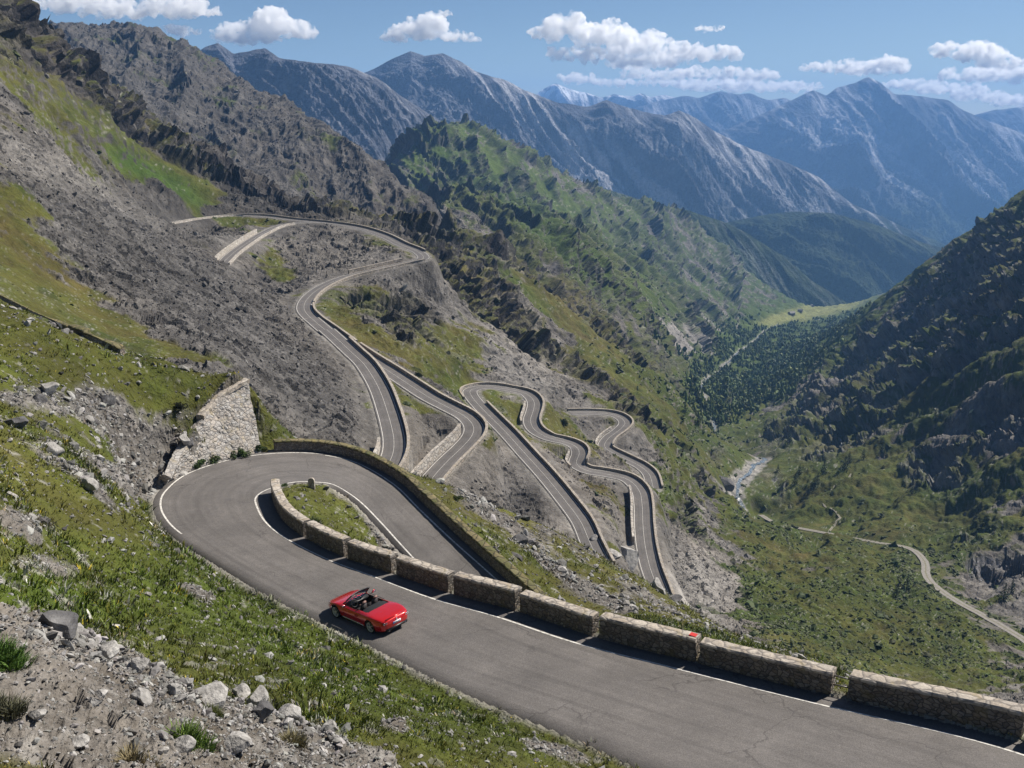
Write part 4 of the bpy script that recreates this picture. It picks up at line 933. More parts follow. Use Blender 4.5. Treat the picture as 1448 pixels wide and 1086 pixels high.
# dished boot edge and rounded tail and nose caps
CF = grid_faces(nst, npr); cen = CV3.reshape(-1, 3)[CF].mean(1)
arch = np.zeros(len(CF), bool)
for wy_ in WY: arch |= (np.hypot(cen[:, 1] - wy_, cen[:, 2] - WZ) < WR - 0.004) & (np.abs(cen[:, 0]) > .6)
cock = (np.abs(cen[:, 0]) < .70) & (cen[:, 1] > -1.02) & (cen[:, 1] < .72) & (cen[:, 2] > .7)
keep = ~(arch | cock)
hood = keep & (cen[:, 1] > .78) & (cen[:, 1] < 2.05) & (np.abs(cen[:, 0]) < .66) & (cen[:, 2] > .5)
boot = keep & (cen[:, 1] < -1.06) & (cen[:, 1] > -2.22) & (np.abs(cen[:, 0]) < .64) & (cen[:, 2] > .8)
dr = keep & (cen[:, 1] > -.55) & (cen[:, 1] < .72) & (cen[:, 2] > .34) & (np.abs(cen[:, 0]) > .70)
skin = keep & ~hood & ~boot & ~dr
CW = CV3.reshape(-1, 3)
car = empty('convertible_car'); tag(car, 'red open top convertible driving up the near road beside the grass verge', 'car')
def sub_mesh(name, mask, m, parent, lift=0.0, extra=None):
    f = CF[mask]; idx, inv = np.unique(f, return_inverse=True); v = CW[idx].copy(); fl = inv.reshape(f.shape).tolist()
    if extra: v, fl = extra(v, fl, idx)
    return np_mesh(name, v, fl, m, parent)
def caps(v, fl, idx):
    lut = {int(a): i for i, a in enumerate(idx)}
    for row, rev in ((0, True), (nst - 1, False)):
        r = [lut[row * npr + j] for j in range(npr) if row * npr + j in lut]
        fl.append(r[::-1] if rev else r)
    return v, fl
sub_mesh('body', skin, MAT['car_red'], car, extra=caps)
sub_mesh('bonnet', hood, MAT['car_red'], car); sub_mesh('boot_lid', boot, MAT['car_red'], car)
for sg in (-1, 1):
    d_ = sub_mesh('door', dr & (cen[:, 0] * sg > 0), MAT['car_red'], car)
    bm = bmesh.new(); bmesh.ops.create_cube(bm, size=1.0)
    for v in bm.verts: v.co = Vector((sg * (0.925 + v.co.x * .03), -.36 + v.co.y * .17, .665 + v.co.z * .035))
    bmesh.ops.bevel(bm, geom=bm.edges[:], offset=0.012, segments=2, affect='EDGES'); bm_obj('door_handle', bm, MAT['car_red'], d_, True)
def box(name, c, s, m, parent, bev=0.02, rot=None, taper=None):
    bm = bmesh.new(); bmesh.ops.create_cube(bm, size=1.0)
    for v in bm.verts:
        k = 1.0
        if taper and v.co.z > 0: k = taper
        v.co = Vector((v.co.x * s[0] * k, v.co.y * s[1] * k, v.co.z * s[2]))
    if bev: bmesh.ops.bevel(bm, geom=bm.edges[:], offset=bev, segments=3, affect='EDGES')
    M = Matrix.Translation(c)
    if rot: M = M @ Matrix.Rotation(rot[0], 4, 'X') @ Matrix.Rotation(rot[1], 4, 'Y') @ Matrix.Rotation(rot[2], 4, 'Z')
    bmesh.ops.transform(bm, verts=bm.verts[:], matrix=M); return bm_obj(name, bm, m, parent, True)
# dark box added inside the shell to block light, and open cabin tub
box('underbody_light_block', (0, 0, .30), (1.20, 4.3, .22), MAT['car_black'], car, .03)
bm = bmesh.new()
tub = [(-.70, -.62), (.70, -.62), (.70, .78), (-.70, .78)]
lo = [bm.verts.new((x_ * .96, y_, .38)) for x_, y_ in tub]; hi = [bm.verts.new((x_, y_, .875)) for x_, y_ in tub]
bm.faces.new(lo)
for i in range(4): bm.faces.new([lo[i], lo[(i + 1) % 4], hi[(i + 1) % 4], hi[i]])
me = bpy.data.meshes.new('cabin'); bm.to_mesh(me); bm.free(); me.materials.append(MAT['leather']); link(bpy.data.objects.new('cabin', me), car)
# folded roof cover: a curved black deck between the seats and the boot
xs = np.linspace(-.735, .735, 17); ys = np.linspace(-1.06, -.50, 9)
XX, YY = np.meshgrid(xs, ys); ZZ = .935 - .10 * (np.abs(XX) / .735) ** 2.4 - .05 * np.clip((YY + .62) / .12, 0, 1) ** 2 + .006 * np.sin(XX * 30)
V = np.stack([XX, YY - .10 * (XX / .735) ** 2 * 0, ZZ], -1).reshape(-1, 3); Vb = V - np.array([0, 0, .12])
g_ = grid_faces(9, 17); nn = len(V)
fl = g_.tolist() + (g_[:, ::-1] + nn).tolist()
rim = [j for j in range(17)] + [i * 17 + 16 for i in range(1, 9)] + [8 * 17 + j for j in range(15, -1, -1)] + [i * 17 for i in range(7, 0, -1)]
for k_ in range(len(rim)): fl.append([rim[k_], rim[k_] + nn, rim[(k_ + 1) % len(rim)] + nn, rim[(k_ + 1) % len(rim)]])
np_mesh('folded_roof_cover', np.concatenate([V, Vb]), fl, MAT['car_cloth'], car)
# seats
for x_ in (-.36, .36):
    s_o = box('seat', (x_, .02, .55), (.50, .52, .20), MAT['leather'], car, .06)
    box('seat_back', (x_, -.27, .80), (.48, .16, .58), MAT['leather'], s_o, .06, (R(14), 0, 0), .82)
    box('headrest', (x_, -.365, 1.13), (.27, .10, .17), MAT['leather_trim'], s_o, .045, (R(10), 0, 0))
for x_ in (-.33, .33): box('rear_seat', (x_, -.50, .74), (.46, .16, .30), MAT['leather'], car, .05, (R(12), 0, 0))
db = box('dashboard', (0, .68, .80), (1.36, .34, .20), MAT['car_black'], car, .06)
bm = bmesh.new(); bmesh.ops.create_circle(bm, segments=8, radius=.017)
# steering wheel
sw = bpy.data.meshes.new('x'); bm.free()
def torus(name, R_, r_, M, m, parent, n=28, k=8):
    a = np.linspace(0, 2 * math.pi, n, endpoint=False); b = np.linspace(0, 2 * math.pi, k, endpoint=False)
    A, B = np.meshgrid(a, b, indexing='ij'); P = np.stack([(R_ + r_ * np.cos(B)) * np.cos(A), (R_ + r_ * np.cos(B)) * np.sin(A), r_ * np.sin(B)], -1).reshape(-1, 3)
    f = [[i * k + j, ((i + 1) % n) * k + j, ((i + 1) % n) * k + (j + 1) % k, i * k + (j + 1) % k] for i in range(n) for j in range(k)]
    P = (np.array(M.to_3x3()) @ P.T).T + np.array(M.translation)
    return np_mesh(name, P, f, m, parent)
torus('steering_wheel', .18, .018, Matrix.Translation((-.36, .45, .84)) @ Matrix.Rotation(R(62), 4, 'X'), MAT['car_black'], db)
box('centre_console', (0, .1, .52), (.20, .9, .16), MAT['leather_trim'], car, .04)
# windscreen: arched frame and glass
def tube(name, pts, r, m, parent, k=8, closed=False):
    P = np.asarray(pts, float); T = np.gradient(P, axis=0); T /= np.linalg.norm(T, axis=1, keepdims=True)
    up = np.array([0, 0, 1.0]); S1 = np.cross(T, up); S1 /= np.linalg.norm(S1, axis=1, keepdims=True) + 1e-9; S2 = np.cross(S1, T)
    b = np.linspace(0, 2 * math.pi, k, endpoint=False); rr = np.reshape(r, (-1, 1, 1)) if np.ndim(r) else r
    V = P[:, None] + rr * (S1[:, None] * np.cos(b)[None, :, None] + S2[:, None] * np.sin(b)[None, :, None]); n = len(P)
    f = [[i * k + j, i * k + (j + 1) % k, (i + 1) * k + (j + 1) % k, (i + 1) * k + j] for i in range(n - 1) for j in range(k)]
    f += [list(range(k))[::-1], [(n - 1) * k + j for j in range(k)]]
    return np_mesh(name, V.reshape(-1, 3), f, m, parent)
top = [(x_, .36 + .10 * (1 - (x_ / .60) ** 2), 1.345 + .02 * (1 - (x_ / .60) ** 2)) for x_ in np.linspace(-.58, .58, 17)]
leg_l = [(-.735 + .155 * t_, .88 - .52 * t_, .845 + .50 * t_) for t_ in np.linspace(0, 1, 8)]
leg_r = [(-x_, y_, z_) for x_, y_, z_ in leg_l][::-1]
wf = tube('windscreen_frame', spline(np.array(leg_l + top[1:-1] + leg_r), .04), .034, MAT['car_black'], car, 10)
gx = np.linspace(-1, 1, 13); gt = np.linspace(0, 1, 7); V = []
for t_ in gt:
    for s_x in gx: V.append((s_x * (.72 - .145 * t_), 1.01 - .55 * t_ - (.13 - .03 * t_) * s_x ** 2, .86 + .50 * t_ - .02 * s_x ** 2))
np_mesh('windscreen_glass', V, grid_faces(7, 13), MAT['glass'], wf)
# door glass tops, mirrors
for sg in (-1, 1):
    mr = box('wing_mirror', (sg * 1.0, .56, .93), (.20, .11, .13), MAT['car_red'], car, .04)
    box('mirror_glass', (sg * 1.0, .505, .93), (.165, .012, .10), MAT['chrome'], mr, .003)
    box('mirror_arm', (sg * .90, .57, .875), (.10, .05, .04), MAT['car_black'], mr, .012)
    tube('beltline_trim', [(sg * (.80 - .02 * abs(t_)), t_, .868 + .012 * abs(t_ - .1)) for t_ in np.linspace(-.55, .70, 14)], .014, MAT['car_black'], car, 6)
    tube('sill_trim', [(sg * (.905 + .02 * t_ * 0), t_, .265) for t_ in np.linspace(-.85, .85, 12)], .020, MAT['chrome'], car, 6)
    # lamps
    tl_ = box('tail_light', (sg * .68, -2.265, .690), (.30, .10, .13), MAT['lamp_red'], car, .045, (0, 0, sg * R(14)))
    for q_ in (-.07, .07): torus('lamp_ring', .045, .010, Matrix.Translation((sg * (.69 + q_ * .95), -2.335 + (.02 if q_ > 0 else 0), .690)) @ Matrix.Rotation(R(90), 4, 'X'), MAT['lamp_clear_and_glint'] if sg > 0 else MAT['chrome'], tl_, 18, 6)  # right rings pale: a reflection put into the colour
    box('headlight', (sg * .70, 1.99, .60), (.22, .36, .11), MAT['lamp_clear_and_glint'], car, .04, (R(-16), 0, sg * R(22)))
    ex = tube('exhaust_pipe', [(sg * .52, -2.18, .28), (sg * .52, -2.37, .28)], .048, MAT['chrome'], car, 14)
box('rear_diffuser', (0, -2.25, .315), (1.34, .24, .15), MAT['car_black'], car, .03)
box('front_grille', (0, 2.25, .38), (.80, .14, .16), MAT['car_black'], car, .03)
box('boot_spoiler_lip', (0, -2.25, .835), (1.25, .07, .022), MAT['car_red'], car, .008)
pl = box('number_plate', (0, -2.352, .56), (.50, .016, .125), MAT['plate_white'], car, .005)
box('country_band', (-.222, -2.3615, .56), (.045, .004, .11), MAT['plate_blue'], pl, .001)
for i, (gx_, w_) in enumerate(((-.16, .035), (-.115, .03), (-.045, .04), (.01, .035), (.075, .035), (.12, .03), (.17, .04))):
    box('character', (gx_, -2.3612, .56), (w_ * .55, .003, .07), MAT['plate_blue'] if i % 3 == 1 else MAT['car_black'], pl, 0)
bm = bmesh.new(); bmesh.ops.create_cone(bm, cap_ends=True, segments=20, radius1=.050, radius2=.046, depth=.02)
bmesh.ops.transform(bm, verts=bm.verts[:], matrix=Matrix.Translation((0, -2.345, .705)) @ Matrix.Rotation(R(90), 4, 'X'))
bm_obj('tail_badge', bm, MAT['chrome'], car, True)
# wheels
def ring(prof, n=40):
    a = np.linspace(0, 2 * math.pi, n, endpoint=False); prof = np.array(prof); k = len(prof)
    V = np.stack([np.broadcast_to(prof[None, :, 0], (n, k)), prof[None, :, 1] * np.cos(a)[:, None], prof[None, :, 1] * np.sin(a)[:, None]], -1).reshape(-1, 3)
    f = [[i * k + j, ((i + 1) % n) * k + j, ((i + 1) % n) * k + (j + 1) % k, i * k + (j + 1) % k] for i in range(n) for j in range(k)]
    return V, f
for sg in (-1, 1):
    for wy_ in WY:
        wh = empty('wheel', (sg * .815, wy_, WZ)); wh.parent = car
        V, f = ring([(-.12, .25), (-.12, .315), (-.09, .335), (.09, .335), (.118, .318), (.122, .255), (.10, .248), (-.10, .248)])
        np_mesh('tyre', V, f, MAT['rubber'], wh)
        V, f = ring([(.085, .222), (.115, .232), (.118, .25), (.10, .256), (-.10, .25), (-.10, .235)]); V = V * np.array([sg, 1, 1])
        rim_ = np_mesh('rim', V, f, MAT['alloy'], wh)
        bm = bmesh.new()
        for q_ in range(5):
            for dd in (-.12, .12):
                a_ = q_ * math.pi * 2 / 5 + dd
                b0 = Vector((sg * .095, .045 * math.cos(a_), .045 * math.sin(a_))); b1 = Vector((sg * .108, .236 * math.cos(a_ - dd * .3), .236 * math.sin(a_ - dd * .3)))
                d_ = b1 - b0; res = bmesh.ops.create_cube(bm, size=1.0)
                side_ = Vector((1, 0, 0)).cross(d_.normalized()); M = Matrix((Vector((.022, 0, 0)), side_ * .014, d_)).transposed().to_4x4(); M.translation = (b0 + b1) / 2
                bmesh.ops.transform(bm, verts=res['verts'], matrix=M)
        bmesh.ops.create_cone(bm, cap_ends=True, segments=18, radius1=.055, radius2=.045, depth=.05, matrix=Matrix.Translation((sg * .10, 0, 0)) @ Matrix.Rotation(R(90), 4, 'Y'))
        bm_obj('spokes', bm, MAT['alloy'], rim_)
        bm = bmesh.new(); bmesh.ops.create_cone(bm, cap_ends=True, segments=24, radius1=.20, radius2=.20, depth=.03, matrix=Matrix.Translation((sg * .02, 0, 0)) @ Matrix.Rotation(R(90), 4, 'Y'))
        bm_obj('brake_disc', bm, MAT['car_black'], wh)
# stand it on the road
def road_z(x_, y_):
    i = np.argmin((HO[:, 0] - x_) ** 2 + (HO[:, 1] - y_) ** 2); j = np.argmin((HI[:, 0] - x_) ** 2 + (HI[:, 1] - y_) ** 2)
    best = None
    k0, k1 = max(0, min(i, j) - 5), min(420, max(i, j) + 6)
    for k_ in range(k0, k1):
        ab = (HI[k_] - HO[k_])[:2]; t_ = np.clip(np.dot(np.array([x_, y_]) - HO[k_][:2], ab) / np.dot(ab, ab), 0, 1)
        p = HO[k_] * (1 - t_) + HI[k_] * t_; d = np.hypot(p[0] - x_, p[1] - y_)
        if best is None or d < best[0]: best = (d, p[2])
    return best[1]
def on_road(u, v):
    z_ = -24.2
    for _ in range(6): p = at_z(u, v, z_); z_ = road_z(p[0], p[1])
    return at_z(u, v, z_)
rl = on_road(524, 895); fl_ = on_road(477.5, 874)
hd = (fl_ - rl); wb = np.linalg.norm(hd); hd = hd / wb; csc = wb / (WY[0] - WY[1]); csc = min(max(csc, .85), 1.15) * 1.05
fw = Vector(hd); lf = Vector((0, 0, 1)).cross(fw).normalized(); upv = fw.cross(lf)
rt_ = -lf
mid_rear = Vector(rl) + rt_ * (.93 * csc)
org = mid_rear + fw * (-WY[1] * csc)
zr_ = np.mean([road_z(*(org + fw * a_ * csc + rt_ * b_ * csc)[:2]) for a_ in WY for b_ in (-.8, .8)])
org.z = zr_ + 0.004
M = Matrix((rt_ * csc, fw * csc, upv * csc)).transposed().to_4x4(); M.translation = org
car.matrix_world = M
print('CAR scale', csc, 'wheelbase', wb, org)
# ------------------------------------------------------------------ boulders
def boulder_mesh(seed, sub=4, squash=0.7, sharp=1.0):
    bm = bmesh.new(); bmesh.ops.create_icosphere(bm, subdivisions=sub, radius=1.0)
    V = np.array([v.co[:] for v in bm.verts]); f = [[v.index for v in q.verts] for q in bm.faces]; bm.free()
    r_ = np.random.default_rng(seed)
    for _ in range(13):                                     # split faces: cut by random planes
        n = r_.normal(size=3); n /= np.linalg.norm(n); d = r_.uniform(.42, .80); h = V @ n - d
        V = V - np.maximum(h, 0)[:, None] * n * 0.97
    V += V / np.linalg.norm(V, axis=1, keepdims=True) * (0.06 * fbm(V[:, 0] * 2 + seed, V[:, 1] * 2, V[:, 2] * 2, 4))[:, None]
    return V * np.array([1.0, 0.8, squash]), f
BOULDERS = [  # u, v of the foot, radius in picture pixels, tone, description, turn
 (70,893,34,'dark_rock','dark angular overhanging rock at the top of the scree, left edge of the foreground'),
 (142,930,17,'rock','dark backed flat rock in the scree near the turf edge'),(186,951,15,'rock','pale block with a split face at the upper edge of the scree'),
 (192,994,17,'rock','grey angular block lying alone in the middle of the scree'),(299,1000,30,'rock','largest pale boulder at the edge between scree and turf'),
 (337,985,13,'rock','small dark topped rock touching the largest pale boulder'),(360,1000,21,'rock','pointed pale boulder right of the largest one'),(362,1024,17,'dark_rock','dark block below the pointed pale boulder'),
 (402,1020,21,'rock','broad pale boulder at the right end of the boulder row'),(322,1064,22,'rock','tall split rock beside the bright grass clump at the bottom edge'),(252,1062,17,'rock','flat pale slab in front of the bright grass clump'),
 (127,1002,10,'rock','small rounded pale stone in the middle of the scree'),(137,986,10,'rock','small brownish stone above the rounded pale one'),(42,1028,12,'rock','lone pale stone near the lower left corner'),
 (463,1032,13,'rock','pale rock at the far right of the stony ground'),(238,984,11,'rock','flat dark stone left of the largest pale boulder'),(110,1056,14,'rock','pale slab low in the lower left scree'),
 (64,556,14,'rock','light pyramid shaped rock on the upper turf slope'),(57,569,11,'dark_rock','dark rounded rock just below the pyramid shaped one'),(145,570,13,'dark_rock','dark flat boulder beside the broken outcrop of the turf slope'),
 (19,604,17,'dark_rock','dark oval boulder with a white face near the left edge'),(70,640,15,'rock','rounded pale grey boulder low on the left turf slope'),(120,693,13,'rock','flat whitish slab on the left turf slope'),
 (738,771,15,'dark_rock','dark boulder standing on the grass bank beyond the outer wall'),(840,765,6,'rock','small rock on the crest of the grass bank'),(888,800,22,'rock','grey outcrop boulder where the bank hides the straight roads'),
 (868,790,12,'rock','flat pale rock left of the grey outcrop boulder'),(930,836,13,'rock','jagged rock on the crest in front of the lower straight road'),(956,852,9,'dark_rock','dark jagged rock at the end of the crest'),(1025,690,13,'dark_rock','dark crag beside the dry stream bed'),
 (258,676,9,'rock','pale block at the foot of the left end of the retaining wall'),(262,655,9,'rock','block lodged against the left edge of the retaining wall halfway up'),(268,632,8,'dark_rock','dark block lodged high against the left edge of the retaining wall'),(246,684,8,'rock','low rock on the verge left of the retaining wall foot')]
for k_, (u, v, rp, m_, lab) in enumerate(BOULDERS):
    g = ground_at(u, v)
    if g is None: continue
    d = project(g)[2]; r_ = rp * 1.3 / FPX * d
    V, f = boulder_mesh(100 + k_, 4, 0.62 + 0.25 * ((k_ * 37) % 10) / 10)
    o = np_mesh('boulder', V * r_, f, MAT[m_], None, smooth=False)
    o.location = tuple(g + np.array([0, r_ * .35, r_ * .12])); o.rotation_euler = (R((k_ * 53) % 30 - 15), R((k_ * 31) % 24 - 4), R((k_ * 97) % 360))
    tag(o, lab, 'boulder', 'boulders on the mountainside')
# ------------------------------------------------------------------ loose stones: countless
def scatter_mesh(name, pts, scales, cols, temps, m, seed, tiltn=None):
    r_ = np.random.default_rng(seed); n = len(pts); which = r_.integers(0, len(temps), n); VV, FF, CC = [], [], []; base = 0
    for t_, (tv, tf) in enumerate(temps):
        k = np.nonzero(which == t_)[0]
        if not len(k): continue
        ang = r_.uniform(0, 2 * math.pi, len(k)); ax = r_.normal(size=(len(k), 3)) * .35
        c, s = np.cos(ang), np.sin(ang)
        X = tv[None, :, 0] * c[:, None] - tv[None, :, 1] * s[:, None]; Y_ = tv[None, :, 0] * s[:, None] + tv[None, :, 1] * c[:, None]; Z = np.broadcast_to(tv[None, :, 2], X.shape)
        Z = Z + X * ax[:, :1] + Y_ * ax[:, 1:2]
        V = np.stack([X, Y_, Z], -1) * scales[k][:, None, None] + pts[k][:, None]
        VV.append(V.reshape(-1, 3)); FF.append((tf[None] + (np.arange(len(k)) * len(tv))[:, None, None]).reshape(-1, tf.shape[1]) + base); CC.append(np.repeat(cols[k], len(tv), 0)); base += len(k) * len(tv)
    C_ = np.concatenate(CC); C_ = np.concatenate([C_, np.ones((len(C_), 1))], 1)
    return np_mesh(name, np.concatenate(VV), np.concatenate(FF), m, None, False, {'albedo': (C_, 'FLOAT_COLOR')})
TEMPS1 = []; TEMPS0 = []
for q_ in range(6):
    V, f = boulder_mesh(700 + q_, 1, .62); TEMPS1.append((V, np.array(f)))
    V, f = boulder_mesh(800 + q_, 1, .7); TEMPS0.append((V, np.array(f)))
def pick(prob, n, seed):
    r_ = np.random.default_rng(seed); p = np.clip(prob, 0, None).ravel(); cs = np.cumsum(p); t_ = r_.random(n) * cs[-1]
    i = np.searchsorted(cs, t_); i, j = np.unravel_index(i, prob.shape); return i, j, r_
inview = (U > -150) & (U < 1600) & (V_ > -100) & (V_ < 1250)
clear = (dN > 0.25) & (dF > 0.8) & (dT > 0.3)
pr = L1m * inview * clear * ((1 - GRs) * np.clip(.4 + 1.3 * n_c + .8 * n_d, .10, 1.2) + 0.035) * (RNG < 100)
row_ = patches([(120,925,90,22,22,1,1),(300,985,110,26,20,1,1),(440,1035,80,26,20,1,1)])
pr = pr * (1 + .8 * row_)
i, j, r_ = pick(pr, 62000, 1)
sc = RNG[i, j] / FPX * np.clip(np.exp(r_.normal(0.35, .72, len(i))), .7, 13) * (1 + .35 * row_[i, j]) * 1.0
pale_ = np.float32([.28, .272, .258]) * r_.uniform(.28, 1.25, (len(i), 1)) * (1 + r_.normal(0, .015, (len(i), 3)))
tag(scatter_mesh('scree_stones', PT[i, j] + np.array([0, 0, .15]) * sc[:, None], sc, np.clip(pale_, .03, .6), TEMPS1, MAT['stones'], 2), 'loose pale stones over the near slope', kind='stuff')
pr = L2m * inview * clear * rub * (RNG < 520) * (U < 1120)
i, j, r_ = pick(pr, 30000, 3)
sc = RNG[i, j] / FPX * np.clip(np.exp(r_.normal(0.15, .60, len(i))), .7, 7)
tone_ = ALB[i, j] * r_.uniform(.5, 1.8, (len(i), 1))
tag(scatter_mesh('rubble_stones', PT[i, j] + np.array([0, 0, .1]) * sc[:, None], sc, np.clip(tone_, .03, .55), TEMPS0, MAT['stones'], 4), 'grey rubble strewn over the slope of the pass', kind='stuff')
pr = (L2m | L3m) * inview * (RNG > 500) * (RNG < 2300) * np.clip(.25 + CR + rub + .8 * n_c, 0, 1.5) * (GRs < .6)
i, j, r_ = pick(pr, 26000, 33)
sc = RNG[i, j] / FPX * np.clip(np.exp(r_.normal(-.05, .5, len(i))), .6, 4)
tag(scatter_mesh('fallen_rocks', PT[i, j] + np.array([0, 0, .1]) * sc[:, None], sc, np.clip(ALB[i, j] * np.exp(r_.normal(0, .55, (len(i), 1))), .02, .5), TEMPS0, MAT['stones'], 34), 'fallen rocks over the far flanks', kind='stuff')
# ------------------------------------------------------------------ turf: blades
def blades(name, P, hgt, cols, seed, nb=7, spread=.5, lean=.5, wid=.09, label=None, kind=None, m='blades'):
    r_ = np.random.default_rng(seed); n = len(P); N_ = n * nb
    ang = r_.uniform(0, 2 * math.pi, N_); rad = np.sqrt(r_.random(N_)) * spread; h = np.repeat(hgt, nb) * r_.uniform(.5, 1.25, N_)
    b = np.repeat(P, nb, 0) + np.stack([np.cos(ang) * rad * np.repeat(hgt, nb), np.sin(ang) * rad * np.repeat(hgt, nb), np.full(N_, -.02)], -1)
    la = r_.uniform(0, 2 * math.pi, N_); ln = r_.uniform(.1, 1, N_) * lean + rad * .6
    d = np.stack([np.cos(ang) * ln * .7 + np.cos(la) * ln * .4, np.sin(ang) * ln * .7 + np.sin(la) * ln * .4, np.ones(N_)], -1)
    d /= np.linalg.norm(d, axis=1, keepdims=True)
    wd = np.stack([np.cos(la), np.sin(la), np.zeros(N_)], -1) * (h * wid)[:, None]
    mid = b + d * h[:, None] * .55; tip = b + d * h[:, None] + np.stack([np.cos(ang), np.sin(ang), np.full(N_, -.5)], -1) * (h * .22)[:, None]
    V = np.stack([b - wd, b + wd, mid + wd * .8, mid - wd * .8, tip], 1)
    o5 = (np.arange(N_) * 5)[:, None]
    T = np.concatenate([o5 + np.array([[0, 1, 2]]), o5 + np.array([[0, 2, 3]]), o5 + np.array([[3, 2, 4]])])
    C = np.repeat(cols, nb, 0) * r_.uniform(.65, 1.4, (N_, 1)); C = np.repeat(np.concatenate([C, np.ones((N_, 1))], 1), 5, 0)
    o = np_mesh(name, V.reshape(-1, 3), T, MAT[m], None, False, {'albedo': (C, 'FLOAT_COLOR')})
    return tag(o, label, kind=kind)
pr = L1m * inview * (dN > 0.15) * (GRs > .35) * (0.4 + np.clip(n_c + .3, 0, 1)) * np.where(RNG < 55, 1.0, .5) * (RNG < 92)
i, j, r_ = pick(pr, 62000, 5)
hg = np.clip(.05 + .16 * np.clip(n_c[i, j] + .15, 0, 1) + .0013 * RNG[i, j], .05, .34) * np.exp(r_.normal(-.1, .38, len(i)))
gc = np.minimum(ALB[i, j] * 1.18, .2) * np.array([1.0, 1.06, .9]) * np.exp(r_.normal(0, .33, (len(i), 1))) * (1 + .5 * n_c[i, j] + .5 * n_d[i, j])[:, None]; gc[r_.random(len(i)) < .18] *= np.array([1.6, 1.2, 1.1])
gc = np.clip(gc, .008, .4); q_ = r_.random(len(i)); gc[q_ < .010] = (.55, .42, .04); gc[q_ > .990] = (.6, .58, .52)
blades('grass', PT[i, j], hg, gc, 6, 8, .9, .55, .10, 'short alpine turf on the near slopes', 'stuff')
# low scrub on the valley slopes
pr = L2m * inview * clear * GRs * (RNG > 170) * (RNG < 1500) * np.clip(n_b * 1.6 + n_c * 1.2 + .05 + .5 * sstep(.09, .2, x / y), 0, 1.2) * np.where(x / y > .08, 1.0, .35) * sstep(.7, .5, steep) * (1 - .92 * rflank * sstep(380, 520, RNG))
SCRUB = (pr, 11000)
# single clumps one can point to
CLUMPS = [(14,938,40,(.085,.150,.030),'bright green grass clump at the left edge above the scree'),(8,1010,38,(.085,.085,.05),'dark dry tussock at the left edge of the scree'),
 (268,1052,42,(.11,.17,.032),'bright green grass clump between the rocks at the bottom edge'),(187,1075,36,(.17,.14,.075),'dry brown tussock left of the bright grass clump'),(412,1052,30,(.17,.15,.08),'dry tussock among the rocks below the turf edge'),
 (441,742,18,(.050,.075,.020),'dark spiky clump on the grass island behind the short curved parapet block'),(300,1012,20,(.10,.115,.03),'yellowish weed under the largest pale boulder')]
for q_, (u, v, rp, c_, lab) in enumerate(CLUMPS):
    g = ground_at(u, v)
    if g is None: continue
    d = project(g)[2]; s = rp / FPX * d; rr = np.random.default_rng(50 + q_); n = 60
    a_ = rr.uniform(0, 6.283, n); rad = np.sqrt(rr.random(n)) * s * .5
    P = np.stack([g[0] + np.cos(a_) * rad, g[1] + np.sin(a_) * rad, np.zeros(n)], -1); P[:, 2] = ground_z(P[:, 0], P[:, 1])
    o = blades('grass_clump', P - g, np.full(n, s * .6), np.float32(c_)[None] * rr.uniform(.6, 1.4, (n, 1)), 60 + q_, 13, .4, .85, .035)
    o.location = tuple(g); tag(o, lab, 'grass clump', 'single grass clumps on the near slope')
# ------------------------------------------------------------------ shrubs
k = NT('leaves'); a = k.attr('albedo').outputs[0]; MAT['leaves'] = k.base(a, 0.7, 0.2)
def leaf_cloud(pts, nrm, size, cols, seed):
    r_ = np.random.default_rng(seed); n = len(pts)
    d1 = r_.normal(size=(n, 3)); d1 += nrm * .8; d1 /= np.linalg.norm(d1, axis=1, keepdims=True); d2 = np.cross(d1, r_.normal(size=(n, 3))); d2 /= np.linalg.norm(d2, axis=1, keepdims=True) + 1e-9; d1 = np.cross(d2, nrm + r_.normal(size=(n, 3)) * .6); d1 /= np.linalg.norm(d1, axis=1, keepdims=True) + 1e-9
    s = np.reshape(size, (-1, 1)) * r_.uniform(.6, 1.3, (n, 1))
    V = np.stack([pts - d1 * s - d2 * s * .5, pts + d1 * s - d2 * s * .5, pts + d1 * s * .6 + d2 * s * .6, pts - d1 * s * .6 + d2 * s * .6], 1)
    F_ = np.arange(n * 4).reshape(-1, 4); C = np.repeat(np.concatenate([cols, np.ones((n, 1))], 1), 4, 0)
    return V.reshape(-1, 3), F_, C
